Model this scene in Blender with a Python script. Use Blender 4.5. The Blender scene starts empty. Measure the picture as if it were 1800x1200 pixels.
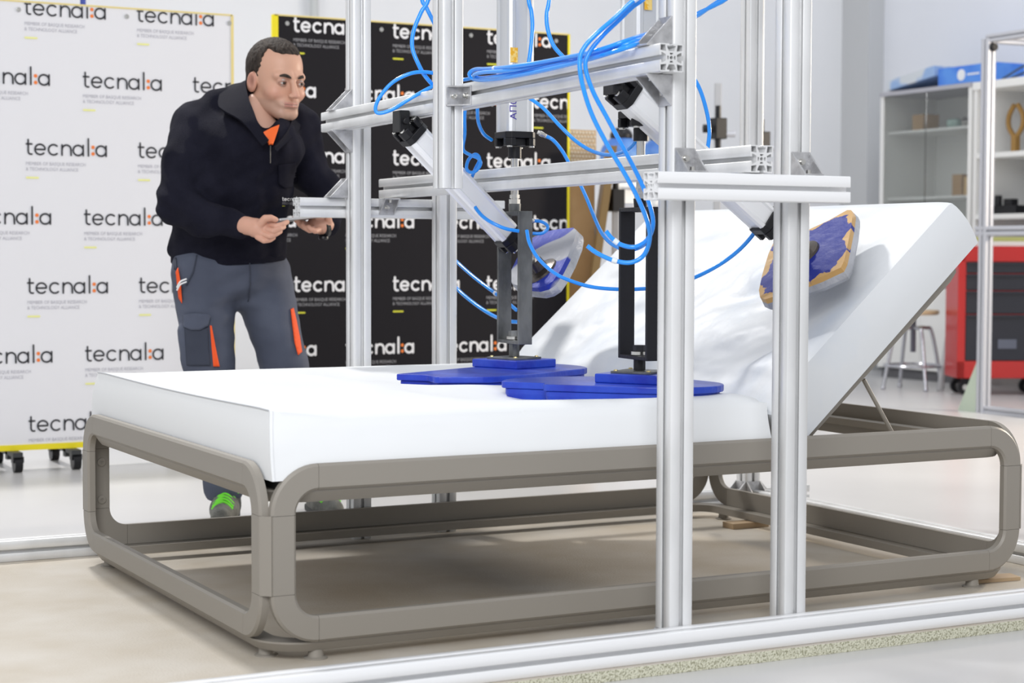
import bpy, bmesh, math, random
import numpy as np
from mathutils import Vector, Matrix
from mathutils.bvhtree import BVHTree
random.seed(4); np.random.seed(4)
PI = math.pi
S = bpy.context.scene
COL = S.collection

# ------------------------------------------------------------------ camera
F = 3188.42                                     # focal length in pixels of the 1800 x 1200 frame
pitch, yaw, roll = 0.048965505572, 0.485949306863, 0.0028731092
EYE = np.array([-1.3308056, -3.6052571, 0.88])
_d = np.array([math.sin(yaw)*math.cos(pitch), math.cos(yaw)*math.cos(pitch), -math.sin(pitch)])
_r = np.array([math.cos(yaw), -math.sin(yaw), 0.0]); _u = np.cross(_r, _d)
_r, _u = _r*math.cos(roll)+_u*math.sin(roll), -_r*math.sin(roll)+_u*math.cos(roll)
cd = bpy.data.cameras.new('camera'); cam = bpy.data.objects.new('camera', cd); COL.objects.link(cam)
cam.matrix_world = Matrix([[_r[0], _u[0], -_d[0], EYE[0]], [_r[1], _u[1], -_d[1], EYE[1]], [_r[2], _u[2], -_d[2], EYE[2]], [0, 0, 0, 1]])
cd.sensor_width = 36; cd.lens = F/1800*36; cd.clip_end = 60
cd.dof.use_dof = True; cd.dof.focus_distance = 4.75; cd.dof.aperture_fstop = 4.5
S.camera = cam
S.view_settings.view_transform = 'Standard'; S.view_settings.look = 'None'
S.view_settings.gamma = 1; S.view_settings.exposure = 0.0; S.view_settings.use_curve_mapping = False

# ------------------------------------------------------------------ light
w = bpy.data.worlds.new('world'); S.world = w; w.use_nodes = True
w.node_tree.nodes['Background'].inputs[0].default_value = (0.94, 0.96, 1.0, 1)
w.node_tree.nodes['Background'].inputs[1].default_value = 0.66

def area(name, loc, target, size, power, col=(1, 1, 1), size_y=None):
    l = bpy.data.lights.new(name, 'AREA'); l.energy = power; l.size = size; l.color = col
    if size_y: l.shape = 'RECTANGLE'; l.size_y = size_y
    o = bpy.data.objects.new(name, l); COL.objects.link(o); o.location = loc
    o.rotation_euler = (Vector(target)-Vector(loc)).to_track_quat('-Z', 'Y').to_euler()
    return o
area('hall_and_fill_light', (0.35, 4.9, 5.3), (1.0, 0.6, 0.2), 0.40, 245, (1, 0.98, 0.95))
area('hall_and_fill_light', (7.0, 2.0, 1.95), (1.1, 0.8, 0.0), 0.45, 185, (1, 0.86, 0.68))
area('hall_and_fill_light', (-2.6, -4.6, 4.2), (1.0, 1.2, 0.4), 3.0, 300, (0.97, 0.98, 1), 3.0)  # soft fill added behind the camera to brighten surfaces facing it, no real lamp
area('hall_and_fill_light', (5.0, 2.5, 6.0), (6.0, 6.0, 0.6), 2.5, 70, (0.93, 0.96, 1), 2.5)

# ------------------------------------------------------------------ helpers
def ray(px, py): return _d + _r*((px-900)/F) - _u*((py-600)/F)
def at(px, py, depth): return EYE + ray(px, py)*depth
def on(px, py, x=None, y=None, z=None):
    v = ray(px, py)
    for i, a in enumerate((x, y, z)):
        if a is not None: return EYE + v*((a-EYE[i])/v[i])

MATS = {}
def mat(name, col, rough=0.5, metal=0.0, bump=0.0, bscale=60.0, col2=None, cscale=6.0, spec=0.5, alpha=None, trans=0, emit=None, stretch=(1, 1, 1), clear=0, lo=.38, hi=.62, detail=6):
    if name in MATS: return MATS[name]
    m = bpy.data.materials.new(name); m.use_nodes = True; nt = m.node_tree; b = nt.nodes['Principled BSDF']
    b.inputs['Base Color'].default_value = (*col, 1); b.inputs['Roughness'].default_value = rough
    b.inputs['Metallic'].default_value = metal; b.inputs['Specular IOR Level'].default_value = spec
    b.inputs['Coat Weight'].default_value = clear; b.inputs['Coat Roughness'].default_value = .15
    if trans: b.inputs['Transmission Weight'].default_value = trans
    tc = nt.nodes.new('ShaderNodeTexCoord'); mp = nt.nodes.new('ShaderNodeMapping')
    nt.links.new(tc.outputs['Object'], mp.inputs[0]); mp.inputs['Scale'].default_value = stretch
    if col2 is not None:
        n = nt.nodes.new('ShaderNodeTexNoise'); n.inputs['Scale'].default_value = cscale; n.inputs['Detail'].default_value = detail
        nt.links.new(mp.outputs[0], n.inputs['Vector'])
        rp = nt.nodes.new('ShaderNodeValToRGB'); rp.color_ramp.elements[0].position = lo; rp.color_ramp.elements[1].position = hi
        rp.color_ramp.elements[0].color = (*col, 1); rp.color_ramp.elements[1].color = (*col2, 1)
        nt.links.new(n.outputs[0], rp.inputs[0]); nt.links.new(rp.outputs[0], b.inputs['Base Color'])
    if bump:
        n = nt.nodes.new('ShaderNodeTexNoise'); n.inputs['Scale'].default_value = bscale; n.inputs['Detail'].default_value = 4
        nt.links.new(mp.outputs[0], n.inputs['Vector'])
        bp = nt.nodes.new('ShaderNodeBump'); bp.inputs['Strength'].default_value = bump; bp.inputs['Distance'].default_value = 0.01
        nt.links.new(n.outputs[0], bp.inputs['Height']); nt.links.new(bp.outputs[0], b.inputs['Normal'])
    MATS[name] = m; return m

ALU = mat('aluminium', (0.70, 0.705, 0.705), 0.36, 0.3, col2=(0.80, 0.805, 0.81), cscale=9, stretch=(1, 1, .35), bump=.05, bscale=300)
ALUB = mat('bright_aluminium', (0.88, 0.885, 0.895), 0.3, 0.2, bump=.03, bscale=300)
CAST = mat('cast_aluminium', (0.42, 0.42, 0.43), 0.42, 0.7, col2=(0.6, 0.6, 0.61), cscale=30, bump=.15, bscale=120)
STEEL = mat('steel', (0.62, 0.61, 0.58), 0.22, 1.0)
BLACKP = mat('black_plastic', (0.008, 0.008, 0.010), 0.38, spec=.35)
IRON = mat('worn_dark_steel', (0.085, 0.088, 0.088), 0.45, 0.6, col2=(0.20, 0.205, 0.20), cscale=14, stretch=(1, 1, .5), bump=.2, bscale=80)
IRONB = mat('black_steel', (0.013, 0.013, 0.017), 0.45, 0.1, spec=.35, bump=.1, bscale=90)
TAUPE = mat('taupe_coated_metal', (0.285, 0.262, 0.228), 0.5, 0.1, bump=.06, bscale=900)
FABRIC = mat('white_vinyl', (0.80, 0.815, 0.825), 0.5, 0, bump=.1, bscale=9, stretch=(1, 2.2, 1))
BLUE = mat('blue_paint', (0.014, 0.035, 0.40), 0.38, 0, bump=.2, bscale=40, col2=(0.020, 0.065, 0.50), cscale=12, clear=.1, spec=.35)
HOSE = mat('blue_hose', (0.012, 0.30, 0.95), 0.18, 0, clear=.4)
TAPE = mat('cream_tape', (0.80, 0.76, 0.62), 0.5)

class MB:
    def __init__(s): s.v = []; s.f = []; s.m = []
    def add(s, vs, fs, mi=0):
        n = len(s.v); s.v += [tuple(map(float, p)) for p in vs]; s.f += [tuple(n+i for i in f) for f in fs]; s.m += [mi]*len(fs); return s
    def box(s, lo, hi, mi=0):
        x0, y0, z0 = lo; x1, y1, z1 = hi
        return s.add([(x0,y0,z0),(x1,y0,z0),(x1,y1,z0),(x0,y1,z0),(x0,y0,z1),(x1,y0,z1),(x1,y1,z1),(x0,y1,z1)],
                     [(0,3,2,1),(4,5,6,7),(0,1,5,4),(1,2,6,5),(2,3,7,6),(3,0,4,7)], mi)
    def cbox(s, c, size, M=None, mi=0):
        vs = [Vector((sx*size[0]/2, sy*size[1]/2, sz*size[2]/2)) for sz in (-1, 1) for sx, sy in ((-1,-1),(1,-1),(1,1),(-1,1))]
        if M: vs = [M @ v for v in vs]
        return s.add([v+Vector(c) for v in vs], [(0,3,2,1),(4,5,6,7),(0,1,5,4),(1,2,6,5),(2,3,7,6),(3,0,4,7)], mi)
    def prism(s, poly, o, U, V, W, mi=0):     # poly in (u,v), extruded along W
        o, U, V, W = map(lambda a: np.array(a, float), (o, U, V, W)); n = len(poly)
        a = [o+U*p[0]+V*p[1] for p in poly]; b = [p+W for p in a]
        fs = [tuple(range(n))[::-1], tuple(range(n, 2*n))]+[(i, (i+1) % n, n+(i+1) % n, n+i) for i in range(n)]
        return s.add(a+b, fs, mi)
    def loft(s, rings, mi=0, caps=True, closed=False):
        n = len(rings[0]); vs = [p for r in rings for p in r]; fs = []
        R = len(rings)
        for k in range(R if closed else R-1):
            k2 = (k+1) % R
            fs += [(k*n+i, k*n+(i+1) % n, k2*n+(i+1) % n, k2*n+i) for i in range(n)]
        if caps and not closed: fs += [tuple(range(n))[::-1], tuple(range((R-1)*n, R*n))]
        return s.add(vs, fs, mi)
    def cyl(s, p0, p1, r0, r1=None, n=20, mi=0):
        r1 = r0 if r1 is None else r1; p0 = np.array(p0, float); p1 = np.array(p1, float); a, b = basis(p1-p0)
        ring = lambda c, r: [c+(a*math.cos(t)+b*math.sin(t))*r for t in np.linspace(0, 2*PI, n, endpoint=False)]
        return s.loft([ring(p0, r0), ring(p1, r1)], mi)
    def lathe(s, p0, axis, prof, n=20, mi=0):  # prof: (radius, distance along axis)
        p0 = np.array(p0, float); ax = np.array(axis, float); ax /= np.linalg.norm(ax); a, b = basis(ax)
        return s.loft([[p0+ax*h+(a*math.cos(t)+b*math.sin(t))*max(r, 1e-5) for t in np.linspace(0, 2*PI, n, endpoint=False)] for r, h in prof], mi)
    def tube(s, pts, r, n=12, mi=0, sub=6, closed=False):
        P = catmull(pts, sub, closed); rings = []; prev = None
        N = len(P)
        for i in range(N):
            t = P[(i+1) % N]-P[i-1] if closed else P[min(i+1, N-1)]-P[max(i-1, 0)]
            t = t/np.linalg.norm(t)
            if prev is None: a, b = basis(t)
            else: a = prev-t*(prev@t); a /= np.linalg.norm(a); b = np.cross(t, a)
            prev = a
            rings.append([P[i]+(a*math.cos(q)+b*math.sin(q))*r for q in np.linspace(0, 2*PI, n, endpoint=False)])
        return s.loft(rings, mi, closed=closed)
    def sphere(s, c, r, n=14, mi=0, sc=(1, 1, 1)):
        prof = [[(c[0]+r*sc[0]*math.sin(t)*math.cos(q), c[1]+r*sc[1]*math.sin(t)*math.sin(q), c[2]+r*sc[2]*math.cos(t)) for q in np.linspace(0, 2*PI, n, endpoint=False)] for t in np.linspace(.02, PI-.02, n//2+2)]
        return s.loft(prof[::-1], mi)
    def build(s, name, mats, parent=None, smooth=False, bevel=0, label=None, angle=40, seg=2):
        me = bpy.data.meshes.new(name); me.from_pydata(s.v, [], s.f)
        if not isinstance(mats, (list, tuple)): mats = [mats]
        for m in mats: me.materials.append(m)
        me.polygons.foreach_set('material_index', s.m)
        me.polygons.foreach_set('use_smooth', [bool(smooth)]*len(me.polygons)); me.update()
        return link(name, me, parent, bevel, label, smooth, angle, seg)

def link(name, me, parent=None, bevel=0, label=None, smooth=False, angle=40, seg=2):
    o = bpy.data.objects.new(name, me); COL.objects.link(o)
    if parent: o.parent = parent; o.matrix_parent_inverse = pinv(parent)
    if bevel:
        md = o.modifiers.new('bevel', 'BEVEL'); md.width = bevel; md.segments = seg; md.limit_method = 'ANGLE'; md.angle_limit = math.radians(35); md.harden_normals = False
    if smooth or bevel:
        if smooth: me.set_sharp_from_angle(angle=math.radians(angle))
    if label: o['label'] = label
    return o
def pinv(p):
    m = Matrix.Identity(4); q = p
    while q: m = Matrix.LocRotScale(q.location, q.rotation_euler, q.scale) @ q.matrix_parent_inverse @ m if False else (q.matrix_parent_inverse @ Matrix.LocRotScale(q.location, q.rotation_euler, q.scale)) @ m; q = q.parent
    return m.inverted()
def basis(t):
    t = np.array(t, float); t = t/np.linalg.norm(t); h = np.array([0, 0, 1.]) if abs(t[2]) < .9 else np.array([1., 0, 0])
    a = np.cross(t, h); a /= np.linalg.norm(a); return a, np.cross(t, a)
def catmull(pts, sub=6, closed=False):
    P = [np.array(p, float) for p in pts]
    if len(P) < 3 and not closed: return P
    out = []; N = len(P)
    for i in range(N if closed else N-1):
        p0 = P[i-1] if (i or closed) else 2*P[0]-P[1]; p1 = P[i]; p2 = P[(i+1) % N]
        p3 = P[(i+2) % N] if (closed or i+2 < N) else 2*P[-1]-P[-2]
        for k in range(sub):
            t = k/sub
            out.append(.5*((2*p1)+(-p0+p2)*t+(2*p0-5*p1+4*p2-p3)*t*t+(-p0+3*p1-3*p2+p3)*t**3))
    if not closed: out.append(P[-1])
    return out
def thing(name, label, cat, loc=(0, 0, 0), group=None):
    o = bpy.data.objects.new(name, None); COL.objects.link(o); o.location = loc; o.empty_display_size = .05
    return tag(o, label, cat, group)
def tag(o, label, cat, group=None, kind=None):
    o['label'] = label; o['category'] = cat
    if group: o['group'] = group
    if kind: o['kind'] = kind
    return o
def struct(o): o['kind'] = 'structure'; return o

# ------------------------------------------------------------------ setting
FL = -0.025
FLOOR = mat('sealed_concrete', (0.54, 0.535, 0.535), 0.28, 0, bump=.03, bscale=5, col2=(0.60, 0.595, 0.595), cscale=1.3, lo=.3, hi=.7)
struct(MB().box((-6, -7, FL-.1), (12, 11.5, FL)).build('floor', FLOOR))
WALL = mat('painted_wall', (0.80, 0.81, 0.83), 0.75, 0, bump=.05, bscale=12, col2=(0.84, 0.85, 0.87), cscale=.6)
WALLR = mat('blue_grey_wall', (0.78, 0.80, 0.85), 0.75, 0, bump=.05, bscale=12, col2=(0.82, 0.84, 0.89), cscale=.7)
struct(MB().box((-4, 7.93, FL), (7.72, 8.13, 4.6)).build('wall_back', WALL))
struct(MB().box((7.85, 1.0, FL), (8.05, 8.13, 4.6)).build('wall_right', WALLR))
struct(MB().box((7.70, 7.6, FL), (7.85, 8.13, 4.6)).build('trim_1', mat('pillar_paint', (0.55, 0.56, 0.57), .7, bump=.05, bscale=10)))
struct(MB().box((7.83, 1.0, FL), (7.85, 7.6, FL+.09)).build('baseboard_right', mat('grey_skirting', (.2, .21, .23), .6)))
struct(MB().box((-4, 7.91, FL), (7.70, 7.93, FL+.1)).build('baseboard_back', mat('grey_skirting', (.2, .21, .23), .6)))
p = on(552, 20, y=7.86)
pp = MB(); pp.cyl((p[0], 7.86, FL), (p[0], 7.86, 4.4), .03)
pp = tag(pp.build('wall_pipe', mat('pipe_grey', (.55, .57, .57), .5), smooth=True), 'pale grey vertical pipe on the back wall above the gap between the banners', 'pipe')
MB().box((p[0]-.05, 7.83, 3.0), (p[0]+.05, 7.93, 3.04)).build('pipe_clamp', CAST, pp)

# chipboard base the rig and daybed stand on
BOARD = mat('chipboard_top', (0.46, 0.405, 0.325), 0.55, 0, bump=.12, bscale=160, col2=(0.54, 0.50, 0.44), cscale=5, lo=.3, hi=.7)
EDGE = mat('chipboard_edge', (0.34, 0.33, 0.22), 0.8, 0, bump=.6, bscale=300, col2=(0.72, 0.71, 0.56), cscale=230, lo=.38, hi=.52)
bd = MB(); bd.box((-1.9, -.349, FL), (2.41, 1.65, 0)); bd.m = [1, 0, 1, 1, 1, 1]
tag(bd.build('chipboard_base', [BOARD, EDGE], bevel=.001), 'tan chipboard base sheet with speckled raw edge under the daybed', 'board')

# ------------------------------------------------------------------ aluminium profile section
def slot_outline(a=.03, w=.005, w2=.011, lip=.0045, dep=.016, ch=.0025):
    q = [(-a+ch, -a), (-w-.001, -a), (-w, -a+.001), (-w, -a+lip), (-w2, -a+lip), (-w2, -a+lip+.003), (-.0065, -a+dep), (.0065, -a+dep), (w2, -a+lip+.003), (w2, -a+lip), (w, -a+lip), (w, -a+.001), (w+.001, -a), (a-ch, -a)]
    out = []
    for k in range(4):
        c, s = math.cos(k*PI/2), math.sin(k*PI/2); out += [(x*c-y*s, x*s+y*c) for x, y in q]
    return out
def circle(r, n=16, cx=0, cy=0): return [(cx+r*math.cos(t), cy+r*math.sin(t)) for t in np.linspace(0, 2*PI, n, endpoint=False)]
_SEC = {}
def section_mesh(L, holes=True):
    cu = bpy.data.curves.new('s', 'CURVE'); cu.dimensions = '2D'; cu.fill_mode = 'BOTH'; cu.extrude = L/2
    loops = [slot_outline()]
    if holes:
        loops += [circle(.0042, 12)]
        for k in range(4):
            c, s = math.cos(k*PI/2), math.sin(k*PI/2)
            rot = lambda P: [(x*c-y*s, x*s+y*c) for x, y in P]
            loops.append(rot([(.0135, .0135), (.0275, .0155), (.0275, .0275), (.0155, .0275)]))
            loops.append(rot([(.0065, -.003), (.0105, -.0045), (.0105, .0045), (.0065, .003)]))
    for lp in loops:
        sp = cu.splines.new('POLY'); sp.points.add(len(lp)-1); sp.use_cyclic_u = True
        for i, (x, y) in enumerate(lp): sp.points[i].co = (x, y, 0, 1)
    o = bpy.data.objects.new('t', cu); me = bpy.data.meshes.new_from_object(o); bpy.data.objects.remove(o); bpy.data.curves.remove(cu)
    return me
def profile(name, c, axis, L, parent, m=ALU, label=None, holes=True, tilt=0, group=None):
    # 60 x 60 slotted bar centred at c along world axis 'x','y','z'
    me = section_mesh(L, holes); R = {'z': Matrix.Identity(4), 'x': Matrix.Rotation(PI/2, 4, 'Y'), 'y': Matrix.Rotation(PI/2, 4, 'X')}[axis]
    me.transform(R)
    if tilt: me.transform(Matrix.Rotation(tilt, 4, 'X'))
    me.transform(Matrix.Translation(c)); me.materials.clear(); me.materials.append(m)
    return link(name, me, parent, label=label)

# ------------------------------------------------------------------ test rig frame
rig = thing('test_rig_frame', 'silver aluminium profile test rig frame standing over the daybed', 'test rig', (1.0, .64, 0))
ZT = 2.3
def post(x, y, z0=0.0, z1=ZT, name='post', m=ALU, lab=None): return profile(name, (x, y, (z0+z1)/2), 'z', z1-z0, rig, m, lab)
YF = -.242
post(.8535, YF); post(1.1645, YF); post(.8515, 1.535); post(1.147, 1.543)
post(2.335, 1.57)
profile('base_rail', (.35, -.305, .03), 'x', 4.5, rig, ALUB)
profile('base_rail', (.35, 1.60, .03), 'x', 4.5, rig, ALU)
profile('base_rail', (2.36, .66, .03), 'y', 1.8, rig, ALU)
profile('crossbeam', (1.005, -.302, 1.0235), 'x', .512, rig, ALUB, 'bright front crossbeam with open square ends')
profile('crossbeam', (1.025, 1.60, 1.0155), 'x', .70, rig)
profile('crossbeam', (1.017, .68, 1.0835), 'y', 2.02, rig, tilt=-.003)
profile('crossbeam', (.793, .654, 1.287), 'y', 1.93, rig, tilt=-.0105)
post(.734, .664, 1.046, ZT, 'hanging_post')

def gusset(o, A, B, W, size=.055, wid=.052, t=.004, par=rig):
    """cast angle: leg on face with outward normal A, leg on face with outward normal B, W = width direction, o = inner corner centre"""
    o, A, B, W = [np.array(v, float) for v in (o, A, B, W)]
    g = MB(); h = wid/2
    P = lambda a, b, w: o+A*a+B*b+W*w
    def slab(a0, a1, b0, b1, w0, w1):
        vs = [P(a, b, w_) for w_ in (w0, w1) for a, b in ((a0, b0), (a1, b0), (a1, b1), (a0, b1))]
        g.add(vs, [(0,3,2,1),(4,5,6,7),(0,1,5,4),(1,2,6,5),(2,3,7,6),(3,0,4,7)])
    slab(0, t, 0, size, -h, h); slab(t, size, 0, t, -h, h)
    for w0 in (-h, h-t):
        tri = [(t*.5, size), (size, t*.5), (t*.5, t*.5)]
        a = [P(*q, w0) for q in tri]; b = [P(*q, w0+t) for q in tri]
        g.add(a+b, [(0, 1, 2), (5, 4, 3), (0, 3, 4, 1), (1, 4, 5, 2), (2, 5, 3, 0)])
    ob = g.build('gusset_bracket', CAST, par, bevel=.001)
    for q, n in (((t, size*.58), A), ((size*.58, t), B)):
        bl = MB(); c = P(*q, 0); bl.lathe(c, n, [(.0, 0), (.0085, 0), (.0085, .002), (.006, .0022), (.006, .009), (.0, .0095)], 10)
        bl.build('bolt', STEEL, ob, smooth=True)
    return ob
X, Y, Z = np.eye(3)
gusset((.8535, -.272, 1.0535), -Y, Z, X); gusset((1.1645, -.272, 1.0535), -Y, Z, X)
gusset((.8235, -.242, 1.327), -X, Z, Y, .066); gusset((.8235, -.242, 1.266), -X, -Z, Y, .066)
gusset((.8215, 1.535, 1.307), -X, Z, Y, .066); gusset((.8215, 1.535, 1.248), -X, -Z, Y, .066)
gusset((.763, .634, 1.283), -Y, -X, Z, .05)
gusset((.8215, 1.57, 1.0455), -X, Z, Y, .06)
gusset((1.017-.03, 1.57, 1.046), -X, -Y, Z, .055) if False else gusset((.96, 1.57, 1.046), -Y, -Z, X, .05)
gusset((.8235, -.242, 0), -X, Z, Y, .05); gusset((1.1945, -.242, 0), X, Z, Y, .05)
gusset((2.305, 1.57, .0), -X, Z, Y, .09, .06); gusset((2.335, 1.54, .0), -Y, Z, X, .09, .06); gusset((2.365, 1.57, .0), X, Z, Y, .09, .06)

# ------------------------------------------------------------------ daybed frame
bed = thing('daybed_frame', 'taupe metal daybed frame with rounded rectangular rings on small feet', 'daybed', (1.05, .74, 0))
LX, LY, Z0, Z1, E_ = 2.1045, 1.4734, .0435, .428, .0196
def ring(o, U, V, N, lu, lv, w_=.0565, t=.021, R=.107, top_bev=.006):
    """rounded rectangular ring in the plane U,V, outer face at o, thickness t along N (inward); straight rails and corner pieces"""
    o, U, V, N = [np.array(a, float) for a in (o, U, V, N)]
    c = .0055
    sec = [(0, c), (c, 0), (w_-c, 0), (w_, c), (w_, t), (0, t)]   # (distance inward from the outer edge, depth)
    def rail(p, along, inward, L):
        g = MB(); a = [p+inward*s[0]+N*s[1]+along*.0008 for s in sec]; b = [q+along*(L-.0016) for q in a]
        g.loft([a, b]); g.build('frame_rail', TAUPE, bed)
    rail(o+U*R, U, V, lu-2*R); rail(o+U*R+V*lv, U, -V, lu-2*R)
    rail(o+V*R, V, U, lv-2*R); rail(o+V*R+U*lu, V, -U, lv-2*R)
    for cu, cv, a0 in ((R, R, PI), (lu-R, R, 1.5*PI), (lu-R, lv-R, 0), (R, lv-R, .5*PI)):
        g = MB(); rings = []
        for t_ in np.linspace(a0, a0+PI/2, 13):
            dr = U*math.cos(t_)+V*math.sin(t_)
            rings.append([o+U*cu+V*cv+dr*(R-s[0])+N*s[1] for s in sec])
        g.loft(rings); g.build('corner_piece', TAUPE, bed, smooth=True, angle=30)
ring((0, 0, Z0), X, Z, Y, LX, Z1-Z0); ring((0, LY+E_, Z0), X, Z, -Y, LX, Z1-Z0)
ring((-E_, E_, Z0), Y, Z, X, LY-E_, Z1-Z0); ring((LX+E_, E_, Z0), Y, Z, -X, LY-E_, Z1-Z0)
# horizontal rings below the rails
def hring(z0, z1, ins, w_, name):
    R = .115
    x0, y0, x1, y1 = -E_+ins, ins, LX+E_-ins, LY+E_-ins
    sl = (z1-z0)*.62
    zz = [(0, z1), (0, z1-.004), (sl*.55, z0+(z1-z0)*.35), (sl, z0), (w_, z0), (w_, z1)]   # underside sweeps inward
    def rail(p, a, n_):
        g = MB(); p = np.array(p, float); n_ = np.array(n_, float); a = np.array(a, float)
        R0 = [p+n_*q[0]+Z*q[1] for q in zz]; g.loft([R0, [r+a for r in R0]]); g.build(name, TAUPE, bed, smooth=True, angle=30)
    rail((x0+R, y0, 0), (x1-x0-2*R, 0, 0), Y); rail((x0+R, y1, 0), (x1-x0-2*R, 0, 0), -Y)
    rail((x0, y0+R, 0), (0, y1-y0-2*R, 0), X); rail((x1, y0+R, 0), (0, y1-y0-2*R, 0), -X)
    for cx, cy, a0 in ((x0+R, y0+R, PI), (x1-R, y0+R, 1.5*PI), (x1-R, y1-R, 0), (x0+R, y1-R, .5*PI)):
        g = MB()
        g.loft([[(cx+math.cos(t_)*(R-q[0]), cy+math.sin(t_)*(R-q[0]), q[1]) for q in zz] for t_ in np.linspace(a0, a0+PI/2, 13)])
        g.build('corner_piece', TAUPE, bed, smooth=True, angle=30)
hring(.020, .0425, .012, .052, 'base_rail'); hring(.343, .3705, .012, .048, 'support_rail')
for cx, cy, sx, sy in ((0, 0, 1, 1), (LX, 0, -1, 1), (0, LY+E_, 1, -1), (LX, LY+E_, -1, -1)):
    g = MB(); g.prism([(cx, cy), (cx-sx*E_, cy+sy*E_), (cx+sx*.012, cy+sy*.024)], (0, 0, .151), X, Y, Z*.170); g.build('corner_infill', TAUPE, bed)
for cx, cy in ((.03, .115), (.115, .04), (.03, LY-.1), (.115, LY-.02), (LX-.13, .04), (LX-.02, .13), (LX-.13, LY-.02), (LX-.02, LY-.12)):
    g = MB(); g.lathe((cx, cy, 0), Z, [(0, 0), (.026, 0), (.026, .003), (.018, .0055), (.016, .021), (0, .021)], 20); g.build('foot', TAUPE, bed, smooth=True)
for zc in (.176, .283):
    g = MB()
    g.lathe((.034, LY+E_-.021, zc), -Y, [(.012, 0), (.012, .003), (.004, .004), (.004, .0015), (0, .0015)], 14)
    g.build('cap_screw', TAUPE, bed, smooth=True)
DECK = mat('dark_deck', (.05, .05, .052), .6)
MB().box((.03, .03, .371), (1.32, LY-.01, .392)).build('deck_panel', DECK, bed)
for x0 in (1.36, 2.04): MB().box((x0, .03, .372), (x0+.04, LY-.01, .392)).build('cross_rail', TAUPE, bed, bevel=.002)
# backrest support
sa, ca = math.sin(math.radians(41.7)), math.cos(math.radians(41.7))
UP = np.array([ca, 0, sa]); NR = np.array([-sa, 0, ca])         # along the backrest, and out of its face
HB = np.array([1.4146, 0, .4236])
g = MB()
for y0 in (.045, LY-.075):
    a = HB+UP*.0+Y*y0; g2 = MB(); L = .61
    g2.prism([(0, 0), (L, 0), (L+.02, -.004), (L+.035, -.016), (L+.03, -.024), (L, -.03), (.0, -.022)], a, UP, NR, Y*.03); g2.build('backrest_rail', TAUPE, bed)
MB().prism([(.0, -.018), (.62, -.018), (.62, -.004), (.0, -.004)], HB+Y*.076, UP, NR, Y*(LY-.155)).build('backrest_panel', TAUPE, bed)
for y0 in (.10, LY-.10):
    q = on(1575, 760, y=.10); q1 = on(1518, 667, y=.10); g2 = MB(); g2.cyl((q1[0], y0, q1[2]), (q[0]+.01, y0, .38), .0055); g2.build('support_strut', TAUPE, bed, smooth=True)

# ------------------------------------------------------------------ cushions
def cushion(name, nx, ny, nz, fn, mats, matfn=None):
    """closed box grid, fn maps unit coordinates (u,v,w in 0..1) to space"""
    bm = bmesh.new(); V = {}
    def vert(i, j, k):
        if (i, j, k) not in V: V[(i, j, k)] = bm.verts.new(fn(i/nx, j/ny, k/nz))
        return V[(i, j, k)]
    def quad(a, b, c, d):
        f = bm.faces.new((vert(*a), vert(*b), vert(*c), vert(*d))); f.smooth = True
    for i in range(nx):
        for j in range(ny):
            quad((i, j, nz), (i+1, j, nz), (i+1, j+1, nz), (i, j+1, nz)); quad((i, j, 0), (i, j+1, 0), (i+1, j+1, 0), (i+1, j, 0))
        for k in range(nz):
            quad((i, 0, k), (i+1, 0, k), (i+1, 0, k+1), (i, 0, k+1)); quad((i, ny, k), (i, ny, k+1), (i+1, ny, k+1), (i+1, ny, k))
    for j in range(ny):
        for k in range(nz):
            quad((0, j, k), (0, j, k+1), (0, j+1, k+1), (0, j+1, k)); quad((nx, j, k), (nx, j+1, k), (nx, j+1, k+1), (nx, j, k+1))
    me = bpy.data.meshes.new(name); bm.to_mesh(me); bm.free()
    for m in mats: me.materials.append(m)
    me.set_sharp_from_angle(angle=math.radians(50))
    return link(name, me)
from mathutils import noise
def fbm(x, y, z=0): return noise.fractal(Vector((x, y, z)), 1.0, 2.0, 3)
def seat_fn(u, v, w_):
    # x 0..1.315 ; y .01 .. 1.46 ; z .395 .. .545
    ew = math.sin(PI*w_)
    x = .006+1.303*u; y = .012+1.45*v; z = .394+.149*w_
    ed = min(1, min(v, 1-v)*9, u*14, (1-u)*12)
    edy = min(1, min(v, 1-v)*11); edx = min(1, u*16); edr = min(1, (1-u)*14)
    rnd = lambda e, r: -r*(1-math.sqrt(max(0, 1-(1-e)**2)))
    if w_ == 1 or w_ > .8:
        z += rnd(edy, .018*(w_-.8)/.2)*min(1, .15+u*7)+rnd(edr, .03*(w_-.8)/.2)
    if w_ == 1:
        ef = min(1, u*6, (1-u)*6, v*6, (1-v)*6)
        z += ef*.005*fbm(x*2.2, y*2.2)+.004*math.sin(PI*u)*math.sin(PI*v)
        d1 = max(0, 1-abs(x-1.0)/.52)*max(0, 1-abs(y-.30)/.40); d2 = max(0, 1-abs(x-1.0)/.52)*max(0, 1-abs(y-.9)/.40)
        z -= .034*min(1, 2.0*max(d1, d2))*min(1, v*9)
        if u < .1: z -= .006*math.sin(PI*v)
    # the front face leans in towards the top, bulging a little
    y += (.038*w_*(1-v)-.03*w_*v)*1.0 + (-.010 if v == 0 else (.01 if v == 1 else 0))*ew*1.0
    x += .010*w_*(1-u) + (-.006*ew if u == 0 else 0)
    if v == 0: y += .003*fbm(x*3, z*9, 3)-.0
    if u == 1: x -= .012*ew
    return (x, y, z)
seat = tag(cushion('seat_cushion', 80, 72, 10, seat_fn, [FABRIC]), 'thick flat white vinyl seat cushion lying on the taupe daybed', 'cushion')
PIPE = mat('piping_thread', (.50, .52, .55), .5)
g = MB(); g.tube([Vector(seat_fn(0, v, 1))+Vector((-.001, 0, .0005)) for v in np.linspace(.004, 1, 24)], .0017, 6, sub=2); g.build('piping', PIPE, seat, smooth=True)
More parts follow.
